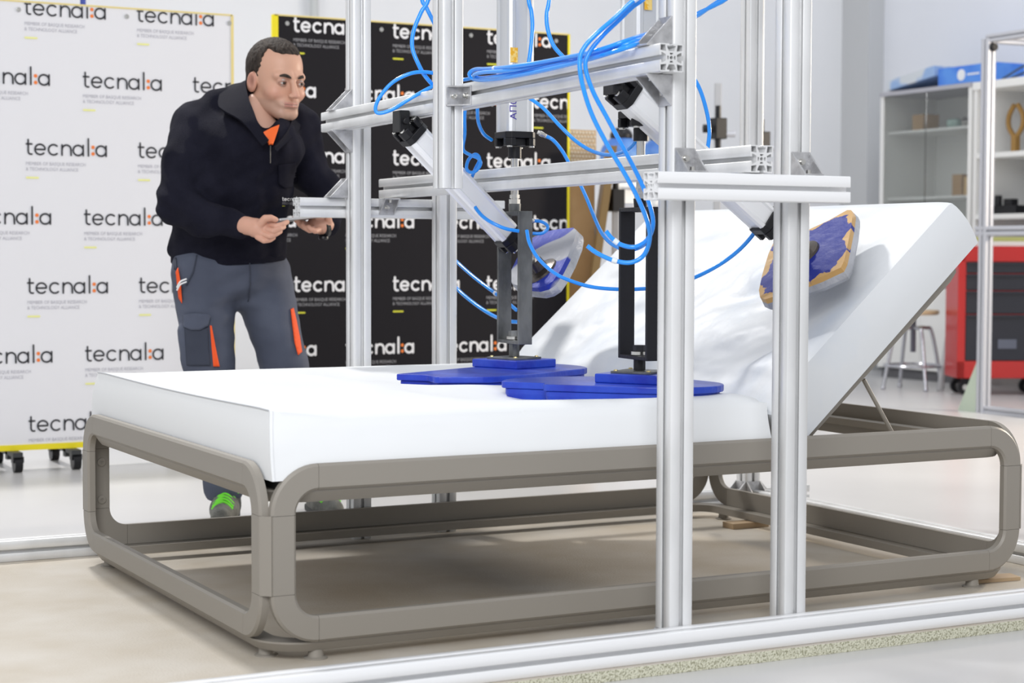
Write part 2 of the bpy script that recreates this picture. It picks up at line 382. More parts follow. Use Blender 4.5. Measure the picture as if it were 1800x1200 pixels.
g = MB(); g.tube([Vector(seat_fn(0, 0, k))+Vector((.006, -.001, 0)) for k in np.linspace(0, 1, 8)], .0012, 5, sub=1); g.build('seam', mat('seam_white', (.74, .75, .77), .6), seat, smooth=True)

SCUFF = mat('white_vinyl_scuffed', (0.71, 0.73, 0.75), 0.45, 0, bump=.5, bscale=4.5, stretch=(1.2, 2.0, 1.2), col2=(.62, .67, .74), cscale=2.6, lo=.52, hi=.75)
TB = .145
def back_fn(u, v, w_):
    # u along the slope from the hinge to the top, v across, w thickness
    L0 = -.045+.0; s_ = L0+(.728-L0)*u
    base = HB+UP*s_+Y*(.018+1.435*v)
    th = .002+TB*w_
    edy = min(1, min(v, 1-v)*16); edu = min(1, (1-u)*14)
    rnd = lambda e, r: -r*(1-math.sqrt(max(0, 1-(1-e)**2)))
    if w_ == 1:
        th += rnd(edy, .006)+rnd(min(1, (1-u)*40), .004)
        x_, y_ = u*1.0, v*1.4
        ef = min(1, (1-u)*5, v*8, (1-v)*8); th0 = th
        th += .010*fbm(x_*2.6+3, y_*2.0)+.005*fbm(x_*7, y_*4, 5)+.012*fbm((x_+y_)*4.5, (x_-y_)*1.3, 9)
        th -= .020*max(0, 1-((u-.45)/.35)**2)*max(0, 1-((v-.45)/.5)**2)
        th += .010*math.sin(16*(x_*.8-y_*.45))*max(0, min(1, 1-abs(u-.4)/.45))*.5
        th = th0+(th-th0)*ef-.035*max(0, .16-u)*4
    ew = math.sin(PI*w_)
    off = Y*((-.008*ew) if v == 0 else (.008*ew if v == 1 else 0))
    if u == 1: off = off+UP*(.006*ew)
    return Vector(base+NR*th+off)
back = tag(cushion('back_cushion', 70, 90, 6, back_fn, [SCUFF]), 'raised white vinyl backrest cushion with creases and grey scuffs', 'cushion')

# ------------------------------------------------------------------ pressing actuators
def octo(a, c): return [(-a+c, -a), (a-c, -a), (a, -a+c), (a, a-c), (a-c, a), (-a+c, a), (-a, a-c), (-a, -a+c)]
def cyl_section(a):
    # square tube with ribbed faces
    q = [(-a+.012, -a), (-.022, -a), (-.018, -a+.004), (.018, -a+.004), (.022, -a), (a-.012, -a), (a-.004, -a+.004)]
    out = []
    for k in range(4):
        c, s = math.cos(k*PI/2), math.sin(k*PI/2); out += [(x*c-y*s, x*s+y*c) for x, y in q]
    return out
def cap(parent, o, U, V, W, a=.047, h=.036, name='end_cap'):
    o = np.array(o, float); g = MB(); g.prism(octo(a, .014), o, U, V, W*h*.45)
    for su, sv in ((1, 1), (1, -1), (-1, 1), (-1, -1)):
        g.prism([(su*(a-.026), sv*(a-.026)), (su*a, sv*(a-.026)), (su*a, sv*(a-.013)), (su*(a-.013), sv*a), (su*(a-.026), sv*a)], o+W*h*.45, U, V, W*h*.55)
    g.prism(octo(a-.018, .01), o+W*h*.45, U, V, W*h*.5)
    ob = g.build(name, BLACKP, parent, bevel=.002)
    for su, sv in ((1, 1), (1, -1), (-1, 1), (-1, -1)):
        b = MB(); b.cyl(o+U*su*(a-.013)+V*sv*(a-.013)+W*h*.7, o+U*su*(a-.013)+V*sv*(a-.013)+W*(h+.004), .0085)
        b.build('tie_bolt', STEEL, ob, smooth=True)
    return ob
CYLM = mat('cylinder_aluminium', (0.66, 0.67, 0.68), 0.34, 0.5, bump=.02, bscale=200)
ORANGE = mat('orange_sticker', (.80, .42, .02), .45, col2=(.85, .62, .2), cscale=90, lo=.45, hi=.55)
PEN = mat('purple_marker', (.05, .03, .30), .6)
def text_mesh(body, size):
    cu = bpy.data.curves.new('t', 'FONT'); cu.body = body; cu.size = size; cu.resolution_u = 2
    o = bpy.data.objects.new('t', cu); me = bpy.data.meshes.new_from_object(o); bpy.data.objects.remove(o); bpy.data.curves.remove(cu); return me

def yoke(parent, c, rot, z0, z1, m, wy=.165, bw=.042, t=.010, name='yoke'):
    g = MB(); R = Matrix.Rotation(rot, 3, 'Z')
    h = z1-z0; cz = (z0+z1)/2
    for sy in (-1, 1): g.cbox(Vector((c[0], c[1], cz))+R @ Vector((0, sy*(wy/2-t/2), 0)), (bw, t, h), R)
    for z in (z0+t/2, z1-t/2): g.cbox((c[0], c[1], z), (bw, wy-2*t, t), R)
    return g.build(name, m, parent, bevel=.0015)
def seat_press(cx, cy, zb, m, label, outline, rot, zy0, zy1, brot, zcap=1.168, wtext=None):
    t = thing('seat_press', label, 'pneumatic press', (cx, cy, zb))
    body = MB(); body.prism(cyl_section(.043), (cx, cy, zcap+.04), X, Y, Z*(ZT-zcap-.04)); bo = body.build('cylinder_body', CYLM, t)
    cap(t, (cx, cy, zcap+.042), X, -Y, -Z, .0475, .040)
    MB().cyl((cx, cy, zcap), (cx, cy, zcap-.032), .019, n=24).build('rod_collar', BLACKP, t, smooth=True)
    MB().cyl((cx, cy, zcap-.03), (cx, cy, zy1+.03), .011).build('piston_rod', STEEL, t, smooth=True)
    g = MB(); g.cyl((cx, cy, zy1+.035), (cx, cy, zy1+.020), .016, n=6); g.cyl((cx, cy, zy1+.048), (cx, cy, zy1+.038), .014, n=6); g.build('lock_nut', STEEL, t)
    g = MB(); g.cyl((cx, cy, zy1+.022), (cx, cy, zy1-.012), .018, .016); g.cyl((cx, cy, zy1+.03), (cx, cy, zy1+.02), .013); g.build('rod_coupler', m, t, smooth=True)
    yoke(t, (cx, cy), rot, zy0, zy1, m)
    g = MB(); g.cyl((cx, cy, zy0+.001), (cx, cy, zb+.06), .0155, n=8); g.build('stem', m, t)
    g = MB(); g.cyl((cx, cy, zy0+.012), (cx, cy, zy0+.020), .022, n=20); g.build('washer', STEEL, t, smooth=True)
    g = MB(); g.cyl((cx, cy, zy0+.020), (cx, cy, zy0+.036), .017, n=6); g.build('hex_nut', m, t, bevel=.001)
    R = lambda a, pts: [(cx+x*math.cos(a)-y*math.sin(a), cy+x*math.sin(a)+y*math.cos(a)) for x, y in pts]
    g = MB(); g.prism(R(brot, [(-.055, -.055), (.055, -.055), (.055, .055), (-.055, .055)]), (0, 0, zb+.053), X, Y, Z*.006); mp = g.build('mounting_plate', IRON, t, bevel=.001)
    for sx, sy in ((1, 1), (1, -1), (-1, 1), (-1, -1)):
        x_, y_ = R(brot, [(sx*.045, sy*.045)])[0]; g = MB(); g.lathe((x_, y_, zb+.059), Z, [(0, 0), (.006, 0), (.005, .003), (0, .004)], 8); g.build('screw', mat('brass_screw', (.6, .5, .25), .35, .8), mp, smooth=True)
    g = MB(); g.prism(R(brot, [(-.085, -.085), (.085, -.085), (.085, .085), (-.085, .085)]), (0, 0, zb+.030), X, Y, Z*.023); g.build('spacer_block', BLUE, t, bevel=.003)
    # base board: two plywood layers
    pts = [(cx+x, cy+y) for x, y in outline]
    c0 = np.mean(pts, 0)
    low = [tuple(c0+(np.array(q)-c0)*.965) for q in pts]
    g = MB(); g.prism(pts, (0, 0, zb+.013), X, Y, Z*.017); g.build('press_board', BLUE, t, bevel=.003)
    g = MB(); g.loft([[(x, y, zb-.040) for x, y in [tuple(c0+(np.array(q)-c0)*.90) for q in pts]], [(x, y, zb) for x, y in low], [(x, y, zb+.0125) for x, y in low]]); g.build('foam_board', BLUE, t, bevel=.002)
    if wtext:
        me = text_mesh('A\u041f02A', .030)
        for v in me.vertices:
            x, y = v.co.x, v.co.y
            v.co = (cx-.018-y, cy-.0440, 1.252+x)
        me.materials.append(PEN); l = link('handwritten_mark', me, bo, label='purple handwritten mark')
    return t, bo
def rounded(pts, r=.02, n=5):
    out = []; N = len(pts)
    for i in range(N):
        p = np.array(pts[i], float); a = np.array(pts[i-1], float)-p; b = np.array(pts[(i+1) % N], float)-p
        rr = r if not hasattr(r, '__len__') else r[i]
        la, lb = np.linalg.norm(a), np.linalg.norm(b); q = min(rr, la*.48, lb*.48)
        p0 = p+a/la*q; p1 = p+b/lb*q
        for t in np.linspace(0, 1, n): out.append(tuple((1-t)**2*p0+2*t*(1-t)*p+t*t*p1))
    return out
out1 = rounded([(-.43, -.133), (-.09, .054), (.065, .135), (.17, .10), (.205, -.02), (.17, -.14), (.07, -.19), (-.135, -.315), (-.254, -.34), (-.385, -.285), (-.37, -.21)][::-1], [.01, .02, .03, .1, .1, .08, .08, .06, .1, .06, .01])
out2 = rounded([(-.308, .167), (-.235, .068), (-.262, .033), (-.066, -.184), (.03, -.225), (.12, -.20), (.175, -.12), (.17, .05), (.05, .21), (-.10, .27), (-.25, .25)], [.02, .01, .02, .08, .06, .08, .1, .1, .1, .05, .05])
s1, b1 = seat_press(1.085, .955, .525, IRON, 'far seat press with worn grey yoke above the far blue board', out1, -.10, .622, .996, math.radians(20), 1.178, True)
s2, b2 = seat_press(1.088, .285, .525, IRONB, 'near seat press with black yoke above the near blue board', out2, -.10, .612, .994, math.radians(34), 1.192)
# stickers
for bo, (pxa, pya, pxb, pyb), yy in ((b1, (897, 83, 910, 110), .955-.0435), (b2, (1133, -20, 1146, 18), .285-.0435)):
    a = on(pxa, pya, y=yy); b = on(pxb, pyb, y=yy)
    MB().box((a[0], yy-.0008, b[2]), (b[0], yy, a[2])).build('orange_sticker', ORANGE, bo)

def pad_mesh(t, pts3, n, th, m_face, m_edge, name='back_pad'):
    """dished plywood pad: outline pts3 on its back face, bevelled to a wider cushion face at th along n"""
    c = np.mean(pts3, 0); g = MB()
    r0 = [c+(p-c)*1.0 for p in pts3]; r1 = [c+(p-c)*1.01-n*.014 for p in pts3]; r2 = [c+(p-c)*1.015-n*.016 for p in pts3]; r3 = [c+(p-c)*1.03-n*.03 for p in pts3]
    r4 = [c+(p-c)*.98-n*th for p in pts3]
    mid = [c+(p-c)*.72 for p in pts3]; g.loft([[c+(p-c)*.02 for p in pts3], mid, r0, r1]); ob = g.build(name, m_face, t)
    at2 = ob.data.attributes.new('edge_wear', 'FLOAT', 'POINT'); k_ = len(pts3); at2.data.foreach_set('value', [0.]*k_+[.35]*k_+[1.]*k_+[1.]*k_)
    g = MB(); g.loft([r1, r2, r3, r4]); g.build('taped_rim', m_edge, ob, smooth=True, angle=35)
    return ob
def back_press(top, hub, outline_px, poff, label, mf, me_, roll_, flange_m):
    top = np.array(top, float); hub = np.array(hub, float); W = hub-top; L = np.linalg.norm(W); W = W/L
    U = np.cross(W, Y); U /= np.linalg.norm(U); V = np.cross(W, U)
    t = thing('back_press', label, 'pneumatic press', tuple(top))
    g = MB(); g.prism(cyl_section(.034), top, U, V, W*(L-.155)); bo = g.build('cylinder_body', ALUB, t)
    cap(t, top+W*.02, U, V, -W, .038, .045); cap(t, top+W*(L-.16), U, V, W, .038, .045)
    g = MB(); g.cbox(top-W*.04, (.03, .05, .06)); g.cyl(top-W*.04-Y*.04, top-W*.04+Y*.04, .009); g.build('clevis', BLACKP, t, bevel=.002)
    g = MB(); g.cyl(top+W*(L-.11), top+W*(L-.03), .010); g.build('piston_rod', STEEL, t, smooth=True)
    nb = NR
    g = MB(); g.lathe(hub+nb*.012, nb, [(.0, -.012), (.052, -.012), (.050, -.006), (.026, .0), (.023, .03), (.0, .032)], 28); g.build('flange', flange_m, t, smooth=True)
    v0 = hub
    pts = []
    for px, py in outline_px:
        v = ray(px, py); tt = ((hub-EYE)@NR)/(v@NR); pts.append(EYE+v*tt)
    pad_mesh(t, pts, NR, .042, mf, me_)
    return t, bo
CHIP = bpy.data.materials.new('chipped_blue_paint'); CHIP.use_nodes = True; nt = CHIP.node_tree; pb = nt.nodes['Principled BSDF']; N_ = nt.nodes.new
ea = N_('ShaderNodeAttribute'); ea.attribute_name = 'edge_wear'; n1 = N_('ShaderNodeTexNoise'); n1.inputs['Scale'].default_value = 16; n1.inputs['Detail'].default_value = 9
tcn = N_('ShaderNodeTexCoord'); nt.links.new(tcn.outputs['Object'], n1.inputs['Vector']); m1 = N_('ShaderNodeMath'); m1.operation = 'MULTIPLY_ADD'; m1.inputs[1].default_value = 1.5
nt.links.new(n1.outputs[0], m1.inputs[0]); nt.links.new(ea.outputs['Fac'], m1.inputs[2]); rp = N_('ShaderNodeValToRGB'); nt.links.new(m1.outputs[0], rp.inputs[0])
m2_ = N_('ShaderNodeMath'); m2_.operation = 'MULTIPLY'; m2_.inputs[1].default_value = .5; nt.links.new(m1.outputs[0], m2_.inputs[0]); nt.links.new(m2_.outputs[0], rp.inputs[0])
rp.color_ramp.elements[0].position = .775; rp.color_ramp.elements[0].color = (.010, .022, .24, 1); rp.color_ramp.elements[1].position = .79; rp.color_ramp.elements[1].color = (.56, .34, .13, 1)
nt.links.new(rp.outputs[0], pb.inputs['Base Color']); pb.inputs['Roughness'].default_value = .4; pb.inputs['Specular IOR Level'].default_value = .15; bp_ = N_('ShaderNodeBump'); bp_.inputs['Strength'].default_value = .4; bp_.inputs['Distance'].default_value = .01
nt.links.new(n1.outputs[0], bp_.inputs['Height']); nt.links.new(bp_.outputs[0], pb.inputs['Normal'])
_unused = mat('pine_chip', (.45, .27, .10), .5, 0, bump=.35, bscale=70, col2=(.016, .03, .27), cscale=6, lo=.40, hi=.415, detail=9, stretch=(1, .7, 1), clear=0, spec=.3)
SILV = mat('silver_duct_tape', (.34, .35, .38), .42, .35, bump=.6, bscale=45, col2=(.50, .51, .55), cscale=8)
SILB = mat('blue_and_silver_tape', (.020, .040, .36), .5, 0, bump=.3, bscale=40, col2=(.36, .37, .41), cscale=5, lo=.50, hi=.53, detail=1, spec=.25)
DBLUE = mat('dark_blue_paint', (.012, .018, .11), .3, 0, bump=.3, bscale=60, col2=(.02, .035, .3), cscale=15, clear=.4)
FLG = mat('brown_steel_flange', (.10, .085, .075), .3, .8, bump=.1, bscale=60)
hub1 = on(952, 477, y=.98); hub2 = on(1410, 448, y=.235)
o1 = [(962, 406), (985, 402), (1008, 400), (1013, 404), (1010, 420), (998, 450), (985, 475), (972, 494), (960, 502), (945, 506), (915, 503), (902, 499), (895, 490), (897, 478), (912, 447), (935, 418)]
o2 = [(1420, 404), (1455, 388), (1489, 369), (1496, 369), (1499, 376), (1496, 400), (1489, 435), (1484, 458), (1478, 470), (1440, 488), (1400, 503), (1360, 521), (1345, 526), (1336, 522), (1334, 510), (1340, 482), (1350, 448), (1360, 425), (1385, 415)]
bp1, bb1 = back_press(on(722, 232, y=.98), hub1, o1, .3, 'far back press with clean blue and silver taped pad', SILB, SILV, .4, FLG)
bp2, bb2 = back_press(on(1098, 163, y=.235), hub2, o2, .1, 'near back press with chipped blue pad showing bare wood', CHIP, SILV, .4, FLG)

# ------------------------------------------------------------------ hoses
def hose(pts, label, r=.0052, ties=(), fit=None):
    """pts: (px, py, distance from the viewer along the view axis in metres)"""
    P = [at(*p) for p in pts]; g = MB(); g.tube(P, r, 12, sub=6)
    o = g.build('air_hose', HOSE, None, smooth=True); tag(o, label, 'hose')
    C = catmull(P, 6)
    for f in ties:
        i = int(f*(len(C)-2)); g = MB(); d_ = C[i+1]-C[i]; d_ /= np.linalg.norm(d_); g.cyl(C[i]-d_*.006, C[i]+d_*.006, r*1.25, n=12); g.build('cable_tie', TIE, o, smooth=True)
    for f in (fit or ()):
        i = 0 if f == 0 else len(C)-1; g = MB(); d_ = (C[1]-C[0]) if f == 0 else (C[-2]-C[-1]); d_ /= np.linalg.norm(d_)
        g.lathe(C[i]-d_*.022, d_, [(0, 0), (.006, 0), (.006, .006), (.0075, .007), (.0075, .018), (.006, .02), (.006, .028), (0, .028)], 12); g.build('brass_fitting', STEEL, o, smooth=True)
    return o
TIE = mat('clear_tie', (.75, .82, .9), .3)
hose([(790, -330, 4.95), (775, -140, 4.95), (756, -12, 4.95), (740, 22, 4.95), (727, 55, 4.95), (725, 85, 4.95), (738, 118, 4.95), (750, 137, 4.96), (775, 165, 4.98)], 'blue air hose hanging in a bow left of the hanging post top', .0058)
hose([(722, -300, 5.05), (730, -140, 5.05), (740, -12, 5.05), (749, 12, 5.05), (762, 38, 5.05), (780, 70, 5.05)], 'short blue air hose end left of the hanging post at the top edge', .0058)
hose([(835, 136, 4.9), (812, 140, 4.95), (785, 134, 4.96), (752, 127, 4.95), (722, 129, 4.93), (690, 145, 4.93), (668, 170, 4.93), (660, 190, 4.93), (666, 199, 4.93), (690, 192, 4.93), (725, 171, 4.93), (765, 150, 4.95), (800, 140, 5.0)], 'blue air hose loop hanging in front of the upper beam left of the hanging post')
hose([(1330, -300, 4.2), (1310, -60, 4.4), (1240, 18, 4.35), (1175, 47, 4.2), (1112, 68, 3.97), (1045, 90, 4.0), (960, 108, 4.22), (900, 117, 4.35), (858, 121, 4.5), (835, 122, 4.58), (825, 130, 4.6), (833, 139, 4.6), (860, 140, 4.5), (915, 132, 4.33), (985, 117, 4.15), (1050, 100, 4.0), (1112, 80, 3.93), (1150, 64, 4.12), (1190, 42, 4.3)], 'blue air hose doubled along the upper beam, outer loop', ties=(.43,))
hose([(1345, -300, 4.3), (1318, -50, 4.4), (1215, 30, 4.32), (1160, 55, 4.15), (1115, 73, 3.96), (1050, 94, 4.02), (960, 113, 4.24), (895, 124, 4.37), (850, 127, 4.5), (833, 132, 4.57), (842, 137, 4.57), (875, 134, 4.44), (935, 123, 4.3), (1000, 109, 4.13), (1060, 93, 4.02), (1118, 72, 3.97), (1155, 55, 4.2)], 'blue air hose doubled along the upper beam, inner loop')
hose([(925, -330, 5.07), (922, -150, 5.06), (928, -12, 5.05), (934, 20, 5.05), (936, 50, 5.05), (933, 85, 5.05), (928, 120, 5.05), (925, 150, 5.05)], 'straight blue air hose running down right of the far press cylinder', .0058)
hose([(1000, -330, 4.75), (978, -140, 4.75), (967, -12, 4.75), (961, 25, 4.75), (963, 52, 4.75), (973, 80, 4.75), (990, 100, 4.75), (1005, 115, 4.75)], 'blue air hose curving down from the top edge behind the upper beam', .0056)
hose([(1260, -330, 3.98), (1195, -110, 3.98), (1135, -20, 3.98), (1105, 8, 3.98), (1080, 32, 3.98), (1050, 58, 3.97), (1028, 82, 3.97), (1019, 105, 3.97), (1023, 145, 3.97), (1040, 200, 3.98), (1068, 255, 4.0), (1098, 305, 4.02), (1122, 350, 4.04), (1138, 390, 4.06), (1142, 420, 4.08), (1132, 448, 4.1), (1110, 461, 4.1), (1080, 458, 4.1), (1050, 445, 4.1), (1032, 432, 4.1)], 'long blue air hose hanging in front of the beams, lower loose end', ties=(.135, .91))
hose([(1275, -330, 4.0), (1208, -105, 4.0), (1143, -14, 4.0), (1112, 12, 4.0), (1085, 38, 4.0), (1058, 64, 3.99), (1036, 92, 3.99), (1029, 118, 3.99), (1042, 160, 3.99), (1066, 205, 4.0), (1093, 255, 4.02), (1117, 300, 4.05), (1135, 340, 4.07), (1147, 380, 4.09), (1146, 405, 4.1), (1135, 424, 4.11), (1115, 434, 4.12), (1092, 430, 4.12), (1075, 418, 4.12), (1065, 406, 4.12)], 'long blue air hose hanging in front of the beams, upper loose end', ties=(.93,))
hose([(930, 172, 4.98), (955, 190, 4.95), (985, 222, 4.92), (1015, 250, 4.9), (1045, 267, 4.85), (1075, 272, 4.75), (1102, 264, 4.65), (1120, 246, 4.6), (1130, 225, 4.58)], 'blue air hose sagging between the far and near seat press cylinders')
hose([(957, 238, 5.1), (972, 246, 5.1), (988, 265, 5.08), (1002, 290, 5.05), (1018, 320, 5.0), (1031, 348, 4.95), (1044, 380, 4.9), (1057, 408, 4.85), (1072, 426, 4.8), (1092, 437, 4.75), (1115, 438, 4.7), (1135, 428, 4.65), (1145, 412, 4.6)], 'blue air hose from the brass fitting down behind the middle beam', fit=(0,))
hose([(838, 160, 5.0), (839, 190, 5.0), (841, 215, 5.05), (850, 235, 5.1), (864, 246, 5.14)], 'short blue air hose entering the left side of the far press cap')
hose([(822, 160, 5.1), (817, 200, 5.08), (817, 235, 5.06), (814, 262, 5.05), (826, 272, 5.04), (840, 278, 5.04), (845, 287, 5.04), (838, 299, 5.05), (828, 303, 5.06), (820, 296, 5.06), (824, 280, 5.07), (836, 271, 5.08), (843, 280, 5.08), (835, 298, 5.08), (824, 325, 5.1)], 'blue air hose with a small curl right of the hanging post', .0048)
hose([(818, 322, 5.1), (826, 347, 5.1), (838, 368, 5.08), (852, 383, 5.06), (870, 394, 5.05), (890, 402, 5.05), (912, 406, 5.06)], 'blue air hose curving below the middle beam to the far yoke')
hose([(936, 388, 5.1), (950, 389, 5.1), (961, 395, 5.1), (962, 403, 5.1), (952, 410, 5.1), (936, 410, 5.1)], 'tiny blue air hose hook right of the far yoke', .0046, fit=(0,))
hose([(926, 405, 5.0), (931, 428, 4.98), (947, 455, 4.96), (975, 480, 4.94), (1005, 494, 4.92), (1040, 504, 4.9), (1080, 508, 4.88), (1120, 508, 4.86), (1165, 504, 4.82), (1215, 490, 4.8), (1260, 468, 4.78), (1295, 443, 4.76), (1320, 417, 4.74), (1335, 393, 4.72)], 'long blue air hose sagging across the front of the backrest')
hose([(785, 440, 5.95), (805, 462, 5.9), (832, 486, 5.8), (862, 509, 5.7), (888, 528, 5.6), (908, 545, 5.55)], 'upper of two blue air hoses low behind the far yoke', .0056, ties=(.7,))
hose([(785, 484, 5.95), (805, 509, 5.9), (832, 532, 5.8), (862, 552, 5.7), (888, 563, 5.6), (912, 566, 5.55)], 'lower of two blue air hoses low behind the far yoke', .0060)
hose([(1180, 95, 4.6), (1205, 118, 4.6), (1228, 152, 4.6), (1242, 195, 4.6), (1247, 230, 4.6), (1244, 262, 4.6)], 'blue air hose arching down right of the near front post')

# ------------------------------------------------------------------ printed banners
def stroke(g, pts, wd, mi=0, closed=False):
    g.k = getattr(g, 'k', 0)+1; yk = -.00012*g.k
    P = [np.array(p, float) for p in pts]; N = len(P); L = []; R = []
    for i in range(N):
        a = P[i-1] if (i or closed) else P[0]; b = P[(i+1) % N] if (i < N-1 or closed) else P[-1]
        t = b-a; t = t/np.linalg.norm(t); n = np.array([-t[1], t[0]]); L.append(P[i]+n*wd/2); R.append(P[i]-n*wd/2)
    vs = [(p[0], yk, p[1]) for p in R]+[(p[0], yk, p[1]) for p in L]
    g.add(vs, [(i, (i+1) % N, N+(i+1) % N, N+i) for i in range(N if closed else N-1)], mi)
    if not closed:
        for kk, c in enumerate((P[0], P[-1])): g.add([(c[0]+wd/2*math.cos(t), yk-.00004*(kk+1), c[1]+wd/2*math.sin(t)) for t in np.linspace(0, 2*PI, 10, endpoint=False)], [tuple(range(10))], mi)
def arc(cx, cy, r, a0, a1, n=14): return [(cx+r*math.cos(math.radians(t)), cy+r*math.sin(math.radians(t))) for t in np.linspace(a0, a1, n)]
def wordmark(wd):
    g = MB(); r = .5-wd/2; m = .5
    stroke(g, [(.22, 1.28), (.22, .32)]+arc(.44, .30, .22, 180, 290, 6), wd); stroke(g, [(.0+wd/2, .93), (.52, .93)], wd)
    stroke(g, [(1.20-r, .5), (1.20+r, .5)]+arc(1.20, m, r, 12, 315, 22), wd)
    stroke(g, arc(2.32, m, r, 48, 312, 20), wd)
    stroke(g, [(3.02, wd/2), (3.02, 1-wd/2)], wd); stroke(g, [(3.02, .5)]+arc(3.40, .56, .38-wd*.1, 180, 0, 12)+[(3.78, wd/2)], wd)
    stroke(g, arc(4.38, m, r, 0, 360, 22)[:-1], wd, closed=True); stroke(g, [(4.38+r, 1-wd/2), (4.38+r, wd/2)], wd)
    stroke(g, [(5.24, 1.5), (5.24, wd/2)], wd)
    for cy in (.25, .80): g.add([(5.64+.155*math.cos(t), 0, cy+.155*math.sin(t)) for t in np.linspace(0, 2*PI, 14, endpoint=False)], [tuple(range(14))], 1)
    stroke(g, arc(6.32, m, r, 0, 360, 22)[:-1], wd, closed=True); stroke(g, [(6.32+r, 1-wd/2), (6.32+r, wd/2)], wd)
    stroke(g, [(.07, -1.86), (1.0, -1.86)], .15, 2)
    return g
SUB = []
for i, line in enumerate(('MEMBER OF BASQUE RESEARCH', '& TECHNOLOGY ALLIANCE')):
    me = text_mesh(line, .40); SUB.append(([(v.co.x*(1.0), -1e-5, v.co.y-.82-i*.45) for v in me.vertices], [tuple(p.vertices) for p in me.polygons]))
def logo_mesh(wd, mats, xh=.0495, sub=True):
    g = wordmark(wd)
    if sub:
        wmax = max(v[0] for v in SUB[0][0]); k = 5.0/wmax
        for vs, fs in SUB: g.add([(x*k, y, z) for x, y, z in vs], fs, 3)
    me = bpy.data.meshes.new('printed_logo'); me.from_pydata([(x*xh, y, z*xh) for x, y, z in g.v], [], g.f)
    for m in mats: me.materials.append(m)
    me.polygons.foreach_set('material_index', g.m); me.update(); return me
ORG = mat('print_orange', (.82, .20, .03), .6); GRN = mat('print_green', (.66, .66, .04), .6)
INK = mat('print_black', (.012, .012, .018), .6); INKW = mat('print_white', (.80, .80, .82), .6)
SUBK = mat('print_grey', (.42, .42, .47), .6); SUBW = mat('print_light_grey', (.34, .34, .36), .6)
GRNP = mat('print_pale_green', (.82, .82, .30), .6)
def clip_mesh(me, planes):
    bm = bmesh.new(); bm.from_mesh(me)
    for co, no in planes: bmesh.ops.bisect_plane(bm, geom=bm.verts[:]+bm.edges[:]+bm.faces[:], plane_co=co, plane_no=no, clear_outer=True)
    m2 = me.copy(); bm.to_mesh(m2); n = len(bm.faces); bm.free(); return m2, n
YB = 3.94
def banner(name, label, x0, x1, z0, z1, cloth, logo, starts, edge, thick_left, legs):
    t = thing(name, label, 'banner', ((x0+x1)/2, YB, FL))
    nx = 40; g = MB()
    g.box((x0, YB, z0), (x1, YB+.012, z1)); g.build('banner_sheet', cloth, t)
    e = MB(); e.box((x0, YB-.003, z1-.004), (x1, YB+.016, z1+.003)); e.build('edge_strip', YP, t)
    e = MB(); e.box((x0, YB-.004, z0-.012), (x1, YB+.016, z0+.012)); e.build('edge_strip', edge[1], t)
    e = MB(); e.box((x1-.006, YB-.003, z0), (x1+.006, YB+.016, z1)); e.build('edge_strip', edge[0], t)
    e = MB(); e.box((x0-.008, YB-.003, z0), (x0+thick_left, YB+.016, z1)); e.build('edge_strip', edge[1], t)
    for row in range(7):
        zb = 1.845-.2855*row
        for xs in starts[row % 2]:
            if xs > x1-.02 or xs+.337 < x0+.02: continue
            me = logo; lo = Vector((xs, YB-.0015, zb))
            m2 = me
            if xs < x0+thick_left or xs+.345 > x1-.008 or zb+.078 > z1-.006 or zb-.1 < z0:
                m2, n = clip_mesh(me, [((x0+thick_left-lo.x, 0, 0), (-1, 0, 0)), ((x1-.008-lo.x, 0, 0), (1, 0, 0)), ((0, 0, z1-.006-lo.z), (0, 0, 1)), ((0, 0, z0+.012-lo.z), (0, 0, -1))])
                if not n: continue
            o = bpy.data.objects.new('printed_logo', m2); COL.objects.link(o); o.parent = t; o.matrix_parent_inverse = pinv(t); o.location = lo
    for xx in np.arange(x0+.06, x1, .45):
        e = MB(); e.lathe((xx, YB-.001, z1-.035), -Y, [(0, 0), (.010, 0), (.010, .002), (.004, .003), (0, .003)], 12); e.build('eyelet', STEEL, t, smooth=True)
    # wheeled stand behind
    DK = mat('dark_stand', (.03, .032, .035), .5)
    f = MB()
    for xx in legs: f.box((xx-.02, YB+.02, z0-.05), (xx+.02, YB+.06, z1-.1)); f.box((xx-.02, YB-.09, z0-.03), (xx+.02, YB+.34, z0-.012))
    f.box((x0+.2, YB+.02, z0+.02), (x1-.2, YB+.05, z0+.05)); f.build('stand_frame', DK, t)
    for xx in legs:
        for yy in (YB-.06, YB+.31):
            c = MB(); c.cyl((xx-.012, yy, FL+.034), (xx+.02, yy, FL+.034), .034, n=20); c.box((xx-.018, yy-.02, FL+.04), (xx+.026, yy+.02, z0-.03)); c.build('caster', BLACKP, t)
    return t
CW = mat('banner_white', (.74, .74, .77), .6); CK = mat('banner_black', (.012, .011, .014), .55, bump=.05, bscale=3, spec=.15)
YP = mat('pale_yellow_edge', (.75, .62, .25), .6); YY = mat('yellow_edge', (.80, .68, .01), .5)
lw = logo_mesh(.15, [INK, ORG, GRNP, SUBK]); lb = logo_mesh(.215, [INKW, ORG, GRN, SUBW])
banner('white_banner', 'white printed banner on a wheeled stand left of the man', -.14, 1.283, .07, 1.90, CW, lw,
       [[.393+.4695*k for k in range(-2, 3)], [.631+.4735*k for k in range(-2, 3)]], (YP, YY), .008, (.33, .57, 1.1))
banner('black_banner', 'black printed banner with yellow edge on a wheeled stand behind the rig', 1.475, 2.955, .07, 1.915, CK, lb,
       [[1.5625+.4775*k for k in range(0, 4)], [1.331+.4775*k for k in range(0, 4)]], (YY, YY), .018, (1.7, 2.74))
